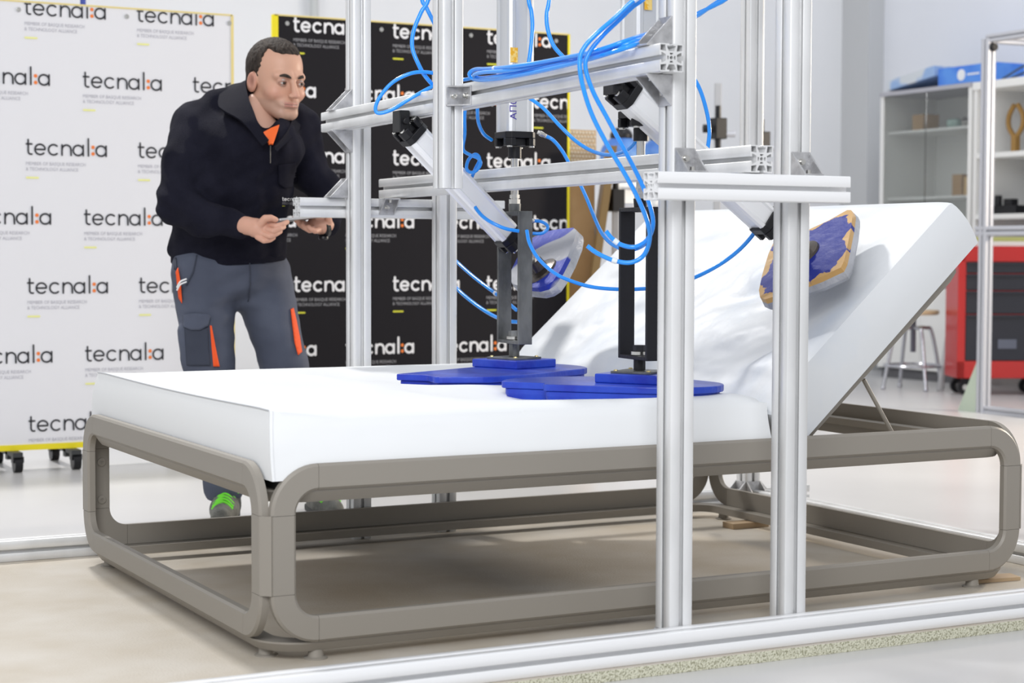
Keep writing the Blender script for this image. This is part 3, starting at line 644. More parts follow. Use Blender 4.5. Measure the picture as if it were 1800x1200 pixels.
tag(MB().cyl(at(146, 8, 7.7)-Z*.3, at(146, 8, 7.7)+Z*.7, .012).build('blue_pole', mat('pole_blue', (.03, .06, .35), .4), smooth=True), 'thin dark blue pole rising behind the white banner', 'pole')

# ------------------------------------------------------------------ implicit surfaces for the figure
def rcone(P, a, b, r1, r2):
    a = np.array(a, np.float32); b = np.array(b, np.float32); ba = b-a; L2 = float(ba@ba)
    pa = P-a; h = np.clip((pa@ba)/L2, 0, 1); return np.linalg.norm(pa-h[..., None]*ba, axis=-1)-(r1+(r2-r1)*h)
def ell(P, c, r, R=None):
    q = P-np.array(c, np.float32)
    if R is not None: q = q@np.array(R, np.float32)
    r = np.array(r, np.float32); k0 = np.linalg.norm(q/r, axis=-1); k1 = np.linalg.norm(q/(r*r), axis=-1); return k0*(k0-1)/np.maximum(k1, 1e-6)
def smin(a, b, k):
    h = np.maximum(k-np.abs(a-b), 0)/k; return np.minimum(a, b)-h*h*k*.25
def smax(a, b, k): return -smin(-a, -b, k)
def surfnet(f, lo, hi, h):
    lo = np.array(lo, float); n = np.ceil((np.array(hi)-lo)/h).astype(int)+1
    ax = [lo[i]+h*np.arange(n[i]) for i in range(3)]
    G = np.stack(np.meshgrid(*ax, indexing='ij'), -1).astype(np.float32); D = f(G); del G
    ins = D < 0; c = np.zeros(tuple(n-1), np.int8)
    for i in (0, 1):
        for j in (0, 1):
            for k in (0, 1): c += ins[i:n[0]-1+i, j:n[1]-1+j, k:n[2]-1+k]
    act = np.argwhere((c > 0) & (c < 8)); idx = -np.ones(c.shape, np.int64); idx[tuple(act.T)] = np.arange(len(act))
    S_ = np.zeros((len(act), 3)); cnt = np.zeros(len(act))
    cor = [(i, j, k) for i in (0, 1) for j in (0, 1) for k in (0, 1)]
    for a in cor:
        for b in cor:
            if sum(abs(a[i]-b[i]) for i in range(3)) == 1 and a < b:
                da = D[tuple((act+a).T)]; db = D[tuple((act+b).T)]; m = (da < 0) != (db < 0)
                t = np.where(m, da/np.where(m, da-db, 1), 0); p_ = np.array(a)+(np.array(b)-np.array(a))*t[:, None]
                S_[m] += p_[m]; cnt[m] += 1
    V = lo+h*(act+S_/cnt[:, None]); Fs = []
    for ax_ in range(3):
        e = [0, 0, 0]; e[ax_] = 1
        A = ins[:n[0]-e[0], :n[1]-e[1], :n[2]-e[2]]; B = ins[e[0]:, e[1]:, e[2]:]
        q = np.argwhere(A != B); u_, v_ = [i for i in range(3) if i != ax_]
        ok = (q[:, u_] > 0) & (q[:, v_] > 0) & (q[:, u_] < n[u_]-1) & (q[:, v_] < n[v_]-1); q = q[ok]
        fl = A[tuple(q.T)]
        def cell(du, dv):
            r = q.copy(); r[:, u_] -= du; r[:, v_] -= dv; return idx[tuple(r.T)]
        quad = np.stack([cell(1, 1), cell(0, 1), cell(0, 0), cell(1, 0)], 1)
        fl2 = fl if ax_ != 1 else ~fl
        quad[~fl2] = quad[~fl2][:, ::-1]; Fs.append(quad)
    return V, np.concatenate(Fs)
def smooth_mesh(V, Fq, it=2, lam=.5):
    E = np.concatenate([Fq[:, [i, (i+1) % 4]] for i in range(4)]); E = np.concatenate([E, E[:, ::-1]])
    deg = np.bincount(E[:, 0], minlength=len(V)).astype(float)
    for _ in range(it):
        A = np.stack([np.bincount(E[:, 0], weights=V[E[:, 1], k], minlength=len(V)) for k in range(3)], 1)/deg[:, None]; V = V+(A-V)*lam
    return V
def mk(name, V, Fq, mats, parent=None, mi=None, vcol=None):
    me = bpy.data.meshes.new(name); me.vertices.add(len(V)); me.vertices.foreach_set('co', np.asarray(V, np.float32).ravel())
    me.loops.add(len(Fq)*4); me.loops.foreach_set('vertex_index', np.asarray(Fq, np.int32).ravel())
    me.polygons.add(len(Fq)); me.polygons.foreach_set('loop_start', np.arange(0, len(Fq)*4, 4, dtype=np.int32))
    me.polygons.foreach_set('use_smooth', np.ones(len(Fq), bool))
    for m in mats: me.materials.append(m)
    if mi is not None: me.polygons.foreach_set('material_index', np.asarray(mi, np.int32))
    if vcol is not None:
        a = me.color_attributes.new('tint', 'FLOAT_COLOR', 'POINT'); a.data.foreach_set('color', np.concatenate([vcol, np.ones((len(V), 1))], 1).astype(np.float32).ravel())
    me.validate(); me.update(); return link(name, me, parent)
def vnoise(P, sc, seed=0):
    r = np.random.RandomState(seed); out = 0
    for k in range(5):
        w_ = r.normal(size=3)*sc*(1+.5*k); out = out+np.sin(P@w_.astype(np.float32)+r.rand()*6.28)/(1+.4*k)
    return out/2.5

# ------------------------------------------------------------------ the man
P0 = np.array([.776, 2.301, 0.]); AX = np.array([_r[0], _r[1], 0]); AX /= np.linalg.norm(AX); BX = np.array([AX[1], -AX[0], 0])   # right, towards the viewer
DM = 6.2
def toL(wp): q = np.asarray(wp)-P0; return np.stack([q@AX, q@BX, q@Z], -1)
def toW(l): l = np.asarray(l); return P0+l[..., 0:1]*AX+l[..., 1:2]*BX+l[..., 2:3]*Z
def m3(px, py, b=0.): return toL(at(px, py, DM-b))
man = thing('person', 'man in navy zip-neck sweater and grey work trousers leaning over the daybed', 'person', tuple(P0+Z*FL))
# --- head
HC = m3(512, 146, .16)         # point between the eyes is near here
hs = 1.12
yawh, pit, rl = math.radians(40), math.radians(9), math.radians(3)
fw = np.array([math.sin(yawh)*math.cos(pit), math.cos(yawh)*math.cos(pit), -math.sin(pit)])
rt0 = np.array([-math.cos(yawh), math.sin(yawh), 0]); upv = np.cross(rt0, fw); upv /= np.linalg.norm(upv)
if upv[2] < 0: upv = -upv
rt = np.cross(fw, upv)          # his right-hand or left-hand side axis
HR = np.stack([rt, fw, upv], 0)  # rows: head axes in the local frame
eye_off = np.array([0, .078, 0])
HO = HC-(eye_off@HR)*hs
def h2l(p): return HO+(np.asarray(p)@HR)*hs
def head_sdf(Q):
    # Q in head coordinates (metres before the hs scale): x side, y forward, z up, eyes at z=0
    Q = Q.copy(); zq = Q[..., 2]; Q[..., 2] = np.where(zq < -.035, -.035+(zq+.035)*1.20, zq)
    ax_ = np.abs(Q[..., 0]); S_ = np.stack([ax_, Q[..., 1], Q[..., 2]], -1)
    d_ = ell(Q, (0, -.018, .040), (.076, .098, .082))
    d_ = smin(d_, ell(Q, (0, .012, -.030), (.062, .070, .088)), .03)
    d_ = smin(d_, rcone(S_, (.050, -.012, -.068), (.016, .062, -.103), .020, .019), .035)
    d_ = smin(d_, rcone(S_, (.0, .064, -.103), (.012, .062, -.104), .019, .018), .02)
    d_ = smin(d_, ell(S_, (.040, .050, -.032), (.024, .026, .024)), .02)
    d_ = smin(d_, rcone(S_, (.008, .082, .020), (.044, .066, .018), .0105, .010), .014)     # brow
    d_ = smax(d_, -ell(S_, (.030, .096, .001), (.018, .017, .0115)), .012)                   # sockets
    d_ = smin(d_, rcone(Q, (0, .084, .010), (0, .108, -.034), .0075, .0115), .010)           # nose
    d_ = smin(d_, ell(S_, (.011, .098, -.038), (.0085, .012, .0075)), .007)
    d_ = smax(d_, -ell(S_, (.0065, .101, -.0455), (.0035, .0055, .003)), .003)
    d_ = smin(d_, ell(Q, (0, .070, -.068), (.034, .024, .020)), .014)                       # muzzle
    d_ = smin(d_, rcone(S_, (.0, .0925, -.0640), (.021, .083, -.0675), .0048, .0028), .004)
    d_ = smin(d_, rcone(S_, (.0, .0910, -.0745), (.018, .083, -.0715), .0058, .0032), .004)
    d_ = smax(d_, -rcone(S_, (.0, .0985, -.0692), (.024, .086, -.0700), .0014, .0012), .003)   # mouth line
    d_ = smax(d_, -ell(Q, (0, .088, -.087), (.022, .007, .004)), .008)
    d_ = smax(d_, -rcone(S_, (.016, .094, -.040), (.030, .083, -.066), .0004, .0004), .010)    # nose-mouth fold
    d_ = smin(d_, ell(S_, (.031, .0735, .001), (.0150, .0125, .0125)), .003)                  # lids
    # ear
    an = math.radians(18); R_ = np.array([[math.cos(an), math.sin(an), 0], [-math.sin(an), math.cos(an), 0], [0, 0, 1]]).T
    e = ell(S_, (.079, -.014, -.010), (.0085, .0185, .031), R_); e = smax(e, -ell(S_, (.0865, -.010, -.008), (.0065, .0105, .019), R_), .004)
    d_ = smin(d_, e, .006)
    # neck
    d_ = smin(d_, rcone(Q, (0, -.020, -.075), (0, -.075, -.215), .056, .064), .028)
    return d_
def head_l(P): return head_sdf(((P-HO.astype(np.float32))@HR.T.astype(np.float32))/hs)*hs
Vh, Fh = surfnet(head_sdf, (-.105, -.16, -.25), (.105, .13, .135), .0021)
Vh = smooth_mesh(Vh, Fh, 1, .4)
q = Vh.copy(); q[:, 2] = np.where(q[:, 2] < -.035, -.035+(q[:, 2]+.035)*1.20, q[:, 2]); a_ = np.abs(q[:, 0])
base = np.tile(np.array([.60, .345, .245]), (len(Vh), 1))
def blend(c, m_, s_=1): global base; m_ = np.clip(m_, 0, 1)[:, None]*s_; base = base*(1-m_)+np.array(c)*m_
red = np.exp(-(((a_-.045)/.022)**2+((q[:, 2]+.035)/.02)**2+((q[:, 1]-.06)/.03)**2)); blend((.60, .26, .20), red, .5)
blend((.56, .25, .20), np.exp(-((a_/.012)**2+((q[:, 2]+.036)/.014)**2+((q[:, 1]-.108)/.02)**2)), .55)
blend((.52, .22, .16), (a_ > .076)*(np.abs(q[:, 2]) < .05)*(np.abs(q[:, 1]+.014) < .03)*1.0, .5)
blend((.26, .11, .085), np.exp(-(((q[:, 1]+.012)/.009)**2+((q[:, 2]+.006)/.016)**2))*(a_ > .074), .75)  # ear hollow: shade painted into the skin colour
st = np.clip((-.052-q[:, 2])/.012, 0, 1)*np.clip((q[:, 2]+.135)/.02, 0, 1)*np.clip((q[:, 1]+.02)/.02, 0, 1); blend((.30, .215, .18), st, .38)
lip = (np.abs(q[:, 2]+.0695) < .0085)*(a_ < .023)*(q[:, 1] > .080); blend((.45, .17, .14), lip*1.0, .65)
blend((.16, .10, .08), (np.abs(q[:, 2]+.0695) < .0016)*(a_ < .023)*(q[:, 1] > .07)*1.0, .7)
blend((.40, .22, .17), np.exp(-(((a_-.031)/.018)**2+((q[:, 2]-.006)/.012)**2+((q[:, 1]-.078)/.02)**2)), .6)
SK = bpy.data.materials.new('skin'); SK.use_nodes = True; nt = SK.node_tree; pb = nt.nodes['Principled BSDF']
at_ = nt.nodes.new('ShaderNodeAttribute'); at_.attribute_name = 'tint'; nt.links.new(at_.outputs['Color'], pb.inputs['Base Color'])
pb.inputs['Specular IOR Level'].default_value = .35; pb.inputs['Roughness'].default_value = .45; pb.inputs['Subsurface Weight'].default_value = .12; pb.inputs['Subsurface Radius'].default_value = (1, .35, .2); pb.inputs['Subsurface Scale'].default_value = .008
head_V = HO+(Vh@HR)*hs
# --- hands, wrists and the covered body core
def hand_sdf(fs, palm, k=.0028):
    def f(P):
        d_ = None
        for seg in palm:
            q = rcone(P, *seg); d_ = q if d_ is None else smin(d_, q, .016)
        for chain in fs:
            c = None
            for seg in chain:
                q = rcone(P, *seg); c = q if c is None else np.minimum(c, q)
            d_ = smin(d_, c, k)
        return d_
    return f
def chain(pts, rs): return [(pts[i], pts[i+1], rs[i], rs[i+1]) for i in range(len(pts)-1)]
B1 = .30
hA_f = [chain([m3(455, 397, B1+.02), m3(466, 384, B1+.035), m3(476, 383, B1+.03), m3(484, 386, B1+.02)], (.015, .0125, .011, .0095)),       # thumb on top
        chain([m3(468, 392, B1+.0), m3(484, 398, B1+.02), m3(497, 394, B1+.015), m3(505, 390, B1+.0)], (.0112, .0098, .0088, .0075)),
        chain([m3(464, 402, B1+.015), m3(480, 406, B1+.035), m3(492, 402, B1+.025), m3(499, 399, B1+.01)], (.0108, .0096, .0085, .0074)),
        chain([m3(459, 410, B1+.02), m3(474, 415, B1+.035), m3(486, 411, B1+.025), m3(493, 407, B1+.01)], (.0104, .0092, .0082, .0072)),
        chain([m3(453, 416, B1+.02), m3(464, 423, B1+.03), m3(474, 422, B1+.022), m3(481, 418, B1+.01)], (.0105, .009, .008, .007))]
hA_p = [(m3(432, 396, B1-.01), m3(452, 400, B1+.01), .027, .026), (m3(452, 396, B1), m3(466, 396, B1+.012), .020, .014), (m3(449, 406, B1+.01), m3(459, 411, B1+.02), .020, .012),
        (m3(405, 392, B1-.04), m3(434, 397, B1-.005), .026, .025)]
B2 = .12
hB_f = [chain([m3(540, 396, B2+.0), m3(528, 391, B2+.02), m3(521, 387, B2+.03), m3(518, 382, B2+.035)], (.012, .0105, .009, .008)),
        chain([m3(548, 400, B2+.0), m3(535, 399, B2+.03), m3(527, 394, B2+.04), m3(523, 388, B2+.045)], (.012, .0105, .009, .008)),
        chain([m3(555, 402, B2+.01), m3(544, 404, B2+.035), m3(536, 400, B2+.045), m3(531, 394, B2+.05)], (.012, .0105, .009, .008)),
        chain([m3(562, 403, B2+.015), m3(554, 406, B2+.04), m3(547, 403, B2+.05), m3(541, 398, B2+.05)], (.011, .0095, .008, .007)),
        chain([m3(570, 398, B2-.02), m3(578, 389, B2+.0), m3(577, 381, B2+.015), m3(571, 376, B2+.02)], (.014, .0125, .011, .009))]
hB_p = [(m3(556, 394, B2-.01), m3(570, 396, B2-.01), .025, .025), (m3(548, 395, B2-.005), m3(560, 400, B2), .017, .018), (m3(568, 398, B2-.015), m3(584, 392, B2-.05), .024, .026)]
def bbox(fs, palm, m_=.035):
    P = np.array([s[i] for c in fs for s in c for i in (0, 1)]+[s[i] for s in palm for i in (0, 1)]); return P.min(0)-m_, P.max(0)+m_
parts = [(head_V, Fh, base)]
for fs, pl in ((hA_f, hA_p), (hB_f, hB_p)):
    lo, hi = bbox(fs, pl); V_, F_ = surfnet(hand_sdf(fs, pl), lo, hi, .0019); V_ = smooth_mesh(V_, F_, 1, .25)
    c_ = np.tile(np.array([.60, .33, .24]), (len(V_), 1)); parts.append((V_, F_, c_))
# garments
def J(px, py, b): return m3(px, py, b)
shR, elR, wrR = J(338, 228, .10), J(310, 362, .20), J(425, 396, B1-.03)
shL, elL, wrL = J(528, 232, -.06), J(578, 345, -.04), J(578, 392, B2-.05)
waist, belly, chest, neckb = J(402, 435, .0), J(410, 350, .06), J(428, 262, .10), J(448, 190, .10)
hipR, knR, anR = J(357, 480, .04), J(369, 640, .08), J(393, 858, .05)
hipL, knL, anL = J(458, 480, -.06), J(498, 640, -.02), J(560, 862, -.10)
def core(P):
    d_ = ell(P, waist, (.13, .09, .12)); d_ = smin(d_, ell(P, belly, (.14, .10, .16)), .05); d_ = smin(d_, ell(P, chest, (.16, .10, .13)), .05)
    d_ = smin(d_, rcone(P, chest, neckb, .08, .05), .05)
    for a, b, c, r0, r1, r2 in ((shR, elR, wrR, .05, .036, .026), (shL, elL, wrL, .042, .030, .022)):
        d_ = smin(d_, rcone(P, chest, a, .06, .045), .04); d_ = smin(d_, rcone(P, a, b, r0, r1), .03); d_ = smin(d_, rcone(P, b, c, r1*.95, r2), .02)
    for a, b, c in ((hipR, knR, anR), (hipL, knL, anL)):
        d_ = smin(d_, rcone(P, a, b, .075, .052), .04); d_ = smin(d_, rcone(P, b, c, .050, .034), .02)
    return d_
V_, F_ = surfnet(core, (-.40, -.30, FL+.06), (.42, .45, 1.42), .010); parts.append((V_, F_, np.tile(np.array([.6, .36, .27]), (len(V_), 1))))
off = 0; VV = []; FF = []; CC = []
for V_, F_, c_ in parts: VV.append(toW(V_)); FF.append(F_+off); CC.append(c_); off += len(V_)
mk('body', np.concatenate(VV), np.concatenate(FF), [SK], man, vcol=np.concatenate(CC))
# eyes
EW = mat('eye_white', (.50, .46, .43), .35, spec=.2); EI = mat('iris', (.035, .02, .012), .1)
for sx in (-1, 1):
    c = h2l((sx*.031, .0755, .0005)); g = MB(); g.sphere((0, 0, 0), .0118*hs, 18)
    look = rt*0+fw*1+AX_L if False else fw
    c = toW(c); fwW = toW(fw)-P0; gz = fwW+(np.array([.25, -.1, -.12])); gz /= np.linalg.norm(gz)
    g = MB(); g.sphere(tuple(c), .0118*hs, 20, 0); g.lathe(c+gz*.0102*hs, gz, [(0, .0032), (.0034, .0030), (.0062, .0018), (.0066, 0)], 16, 1); g.build('eyeball', [EW, EI], man, smooth=True)
HAIR = mat('dark_brown_hair', (.022, .016, .013), .7, 0, bump=.5, bscale=260, col2=(.055, .042, .034), cscale=120, stretch=(1, 1, .35), spec=.2)
HAIRT = mat('thin_brown_hair', (.12, .075, .05), .6, 0, bump=.5, bscale=300)
for sx in (-1, 1):
    g = MB(); P = [toW(h2l((sx*x, y, z))) for x, y, z in ((.012, .0945, .0155), (.022, .0925, .0195), (.034, .086, .0215), (.047, .0725, .017))]
    C = catmull(P, 4); up = toW(upv)-P0; rings = []
    for i, p_ in enumerate(C):
        k = math.sin(PI*(.12+.80*i/(len(C)-1))); rings.append([p_+up*.0052*k*math.cos(t)*1.1+(toW(fw)-P0)*.0028*k*math.sin(t) for t in np.linspace(0, 2*PI, 8, endpoint=False)])
    g.loft(rings); g.build('eyebrow', HAIR, man, smooth=True)
# eyelids
for sx in (-1, 1):
    for zz, dr in ((.0055, 1), (-.006, -1)):
        g = MB(); P = [toW(h2l((sx*(.031+dx), .0872-abs(dx)**1.6*8-.001*(sx*dx > 0), zz*(1-(dx/.0155)**2)-.0008))) for dx in (-.0145, -.009, 0, .009, .0145)]
        g.tube(P, .0021*hs if dr > 0 else .0015*hs, 8, sub=4); g.build('eyelid', mat('eyelid_skin', (.36, .19, .14), .5), man, smooth=True)
def hair_sdf(Q):
    ax_ = np.abs(Q[..., 0]); S_ = np.stack([ax_, Q[..., 1], Q[..., 2]], -1)
    d_ = ell(Q, (0, -.020, .041), (.0805, .103, .0875)); d_ = smin(d_, ell(Q, (0, -.05, -.02), (.066, .066, .07)), .02)
    d_ = d_-.0012*np.sin(Q[..., 0]*420+3*np.sin(Q[..., 1]*150))*np.sin(Q[..., 2]*160+Q[..., 1]*200)
    front = Q[..., 1]-(.0+np.clip((Q[..., 2]-.0)*.30, -.02, .018)+np.clip((Q[..., 2]-.068)/.022, 0, 1)*np.clip((.052-ax_)/.022, 0, 1)*.062)
    front = front+.0028*np.sin(ax_*310+Q[..., 2]*190)+.002*np.sin(Q[..., 2]*420)
    d_ = smax(d_, front, .006)
    d_ = smax(d_, -(Q[..., 2]+.050+np.clip((Q[..., 1]+.03)*-.6, -.01, .02)), .006)
    e = ell(S_, (.080, -.016, -.012), (.02, .022, .036)); d_ = smax(d_, -e, .004)
    return d_
Vr, Fr = surfnet(hair_sdf, (-.1, -.14, -.09), (.1, .10, .14), .0026)
mk('hair', toW(HO+(Vr@HR)*hs), Fr, [HAIR], man)
# sweater
def sweater(P):
    d_ = ell(P, waist+np.array([-.003, .01, -.005]), (.205, .135, .085))
    d_ = smin(d_, ell(P, J(405, 395, .04), (.200, .145, .10)), .05)
    d_ = smin(d_, ell(P, J(412, 330, .07), (.200, .150, .15)), .05)
    d_ = smin(d_, ell(P, chest, (.205, .145, .13)), .05)
    d_ = smin(d_, rcone(P, J(345, 222, .06), J(520, 222, -.04), .085, .078), .06)
    d_ = smin(d_, rcone(P, J(400, 190, .05), J(470, 215, .10), .075, .07), .05)
    d_ = smin(d_, rcone(P, shR+np.array([.008, 0, -.01]), J(326, 290, .16), .078, .074), .03); d_ = smin(d_, rcone(P, J(326, 290, .16), elR, .074, .064), .03)
    d_ = smin(d_, rcone(P, elR, J(365, 385, .25), .064, .056), .02); d_ = smin(d_, rcone(P, J(365, 385, .25), wrR+np.array([-.005, 0, 0]), .058, .040), .025)
    d_ = smin(d_, rcone(P, shL, J(540, 300, -.06), .075, .066), .04); d_ = smin(d_, rcone(P, J(540, 300, -.06), elL, .064, .058), .03)
    d_ = smin(d_, rcone(P, elL, wrL, .054, .040), .02)
    # folds
    d_ = d_+.0075*vnoise(P*np.array([1, 1, 1.6], np.float32), 18, 3)+.0025*vnoise(P*np.array([1, 1, .6], np.float32), 46, 7)
    el = np.linalg.norm(P-elR.astype(np.float32), axis=-1); d_ = d_+.006*np.sin((P[..., 0]*.6+P[..., 2]*1.0)*95)*np.exp(-(el/.10)**2)
    # neck opening
    nk = rcone(P, J(463, 205, .15), J(478, 120, .18), .052, .10); d_ = smax(d_, -nk, .01)
    vo = rcone(P, J(476, 256, .28), J(472, 215, .22), .006, .040); d_ = smax(d_, -vo, .006)
    return d_
KNIT = mat('navy_knit', (.0085, .0085, .016), .85, 0, bump=.5, bscale=420, col2=(.014, .014, .024), cscale=8, spec=.1)
Vs, Fs_ = surfnet(sweater, (-.42, -.30, .80), (.42, .50, 1.50), .0055); Vs = smooth_mesh(Vs, Fs_, 2, .4)
sw = mk('sweater', toW(Vs), Fs_, [KNIT], man)
# ribbed hem and cuffs
g = MB()
hemc = J(402, 450, .005)
rings = []
for dz, sc in ((-.020, .97), (-.012, 1.0), (.018, 1.0), (.026, .96)):
    rings.append([toW(hemc+np.array([math.cos(t)*.197*sc, math.sin(t)*.128*sc, dz-.012*math.sin(t)+.008*math.cos(t)])) for t in np.linspace(0, 2*PI, 48, endpoint=False)])
g.loft(rings); g.build('hem_band', KNIT, sw, smooth=True, angle=60)
for a, b, r in ((J(412, 394, .255), J(436, 398, .285), .037), (J(581, 384, .055), J(575, 396, .075), .036)):
    g = MB(); A, B = toW(a), toW(b); g.cyl(A, B, r, r*.93, 24); g.build('cuff', KNIT, sw, smooth=True)
# collar
COLL = mat('navy_collar', (.010, .010, .017), .85, 0, bump=.3, bscale=300, spec=.1)
def ribbon(name, inner, outer, th, m, parent, sub=5):
    A = catmull([toW(p) for p in inner], sub); B = catmull([toW(p) for p in outer], sub); n = len(A); g = MB(); rings = []
    for i in range(n):
        ac = A[i]; bc = B[i]; mid = (ac+bc)/2; tdir = A[min(i+1, n-1)]-A[max(i-1, 0)]; nn = np.cross(bc-ac, tdir); nn /= max(np.linalg.norm(nn), 1e-6)
        q = [ac+nn*th, mid+nn*th*2.2, bc+nn*th, bc-nn*th, mid+nn*th*.2, ac-nn*th]; rings.append(q)
    g.loft(rings); return g.build(name, m, parent, smooth=True, angle=50)
ribbon('collar', [J(472, 246, .285), J(456, 222, .275), J(446, 196, .245), J(436, 168, .19), J(434, 143, .10), J(452, 138, .02), J(480, 150, -.02), J(508, 184, .0), J(512, 208, .09), J(503, 232, .18), J(482, 258, .27)],
       [J(462, 256, .275), J(425, 214, .28), J(395, 196, .245), J(384, 184, .18), J(392, 160, .07), J(425, 148, -.02), J(480, 168, -.07), J(520, 204, -.04), J(526, 224, .06), J(514, 240, .16), J(486, 266, .26)], .004, COLL, sw)
ribbon('undershirt_collar', [J(473, 254, .262), J(468, 243, .252), J(463, 233, .24)], [J(480, 254, .258), J(486, 236, .235), J(491, 220, .21)], .003, mat('orange_shirt', (.85, .13, .015), .7), man)
g = MB(); g.tube([toW(J(475, 256, .285)), toW(J(475, 270, .292)), toW(J(475, 287, .292))], .0022, 6); g.build('zip', BLACKP, sw, smooth=True)
# trousers
def trousers(P):
    d_ = ell(P, J(402, 462, .0), (.178, .125, .10))
    for h_, k_, a_n, r in ((hipR, knR, anR, .108), (hipL, knL, anL, .105)):
        d_ = smin(d_, rcone(P, h_, k_, r, .078), .035); d_ = smin(d_, rcone(P, k_, a_n, .077, .066), .03)
    d_ = smin(d_, ell(P, J(398, 492, -.01), (.165, .115, .10)), .04)
    d_ = smin(d_, rcone(P, J(337, 585, .12), J(341, 640, .12), .045, .045), .02)          # cargo pocket volume
    d_ = d_+.0040*vnoise(P*np.array([1, 1, 1.2], np.float32), 17, 11)+.0016*vnoise(P, 45, 5)
    kn = np.linalg.norm(P-J(418, 520, .1).astype(np.float32), axis=-1); d_ = d_+.005*np.sin((P[..., 2]*1.0-P[..., 0]*.5)*80)*np.exp(-(kn/.10)**2)
    d_ = smax(d_, P[..., 2]-.905, .02); d_ = smax(d_, (FL+.062)-P[..., 2], .01); return d_
TR = mat('slate_work_cloth', (.060, .070, .105), .8, 0, bump=.25, bscale=500, col2=(.085, .098, .140), cscale=7, lo=.35, hi=.7)
Vt, Ft = surfnet(trousers, (-.36, -.34, FL+.03), (.42, .34, .95), .0065); Vt = smooth_mesh(Vt, Ft, 2, .4)
tr = mk('trousers', toW(Vt), Ft, [TR], man)
def drape(name, px, target, m, parent, off=.003, sub=4, th=.002, label=None):
    """cloth patch laid on a garment: outline given in pixels, dropped onto the garment's surface"""
    bvh = BVHTree.FromPolygons([v.co for v in target.data.vertices], [tuple(p.vertices) for p in target.data.polygons])
    bm = bmesh.new(); vs = [bm.verts.new((x, y, 0)) for x, y in px]; bm.faces.new(vs); bmesh.ops.triangulate(bm, faces=bm.faces[:])
    for _ in range(sub):
        ed = [e for e in bm.edges if e.calc_length() > 5]
        if not ed: break
        bmesh.ops.subdivide_edges(bm, edges=ed, cuts=1); bmesh.ops.triangulate(bm, faces=bm.faces[:])
    for v in bm.verts:
        d_ = Vector(ray(v.co.x, v.co.y)).normalized(); loc, nor, i, ds = bvh.ray_cast(Vector(EYE), d_)
        if loc is None:
            loc, nor, i, ds = bvh.find_nearest(Vector(at(v.co.x, v.co.y, DM-.08)))
        v.co = loc-d_*off
    me = bpy.data.meshes.new(name); bm.to_mesh(me); bm.free(); me.materials.append(m)
    for p_ in me.polygons: p_.use_smooth = True
    o = link(name, me, parent, label=label); md = o.modifiers.new('thick', 'SOLIDIFY'); md.thickness = th; md.offset = 0; return o
OT = mat('orange_trim', (.86, .09, .008), .7); TD = mat('dark_slate_cloth', (.035, .042, .065), .8, bump=.25, bscale=500)
drape('cargo_pocket_flap', [(321, 553), (343, 550), (366, 552), (370, 556), (366, 572), (352, 580), (336, 580), (322, 574)], tr, TR, tr, .011, th=.004)
drape('cargo_pocket', [(324, 576), (366, 576), (367, 610), (370, 642), (328, 642), (326, 610)], tr, TD, tr, .006, th=.003)
drape('orange_gusset', [(369, 572), (372, 572), (379, 610), (386, 644), (375, 644), (372, 610)], tr, OT, tr, .009)
drape('orange_gusset', [(511, 543), (516, 541), (521, 562), (527, 592), (531, 618), (524, 624), (518, 602), (514, 570)], tr, OT, tr, .006)
drape('orange_side_panel', [(309, 478), (313, 470), (318, 500), (320, 533), (314, 524)], tr, OT, tr, .009)
drape('pocket_seam', [(345, 448), (347, 448), (340, 480), (328, 502), (326, 501), (338, 478)], tr, TD, tr, .005)
drape('fly_seam', [(438, 462), (440, 462), (441, 500), (437, 530), (435, 530), (439, 500)], tr, TD, tr, .005)
drape('belt_loop', [(304, 455), (309, 452), (311, 472), (306, 474)], tr, TD, tr, .008)
CORD = mat('white_cord', (.8, .8, .8), .6)
for dy in (0, 5):
    g = MB(); g.tube([at(311, 510-dy, 6.03), at(317, 500-dy, 6.02), at(328, 495-dy, 6.02)], .0028, 8); g.build('cord_loop', CORD, tr, smooth=True)
# chest print
lm = logo_mesh(.2, [INKW, ORG, GRN, SUBW], xh=.0092)
bv = BVHTree.FromPolygons([v.co for v in sw.data.vertices], [tuple(p.vertices) for p in sw.data.polygons])
for v in lm.vertices:
    tgt = at(496, 353, 6.05)+AX*v.co.x+Z*v.co.z; d_ = Vector(tgt-EYE).normalized(); loc, nor, i, ds = bv.ray_cast(Vector(EYE), d_)
    v.co = (loc if loc else Vector(tgt))-d_*.004
link('chest_print', lm, sw)
drape('chest_pocket', [(489, 290), (520, 286), (521, 318), (512, 330), (500, 331), (490, 324)], sw, KNIT, sw, .005, th=.003)
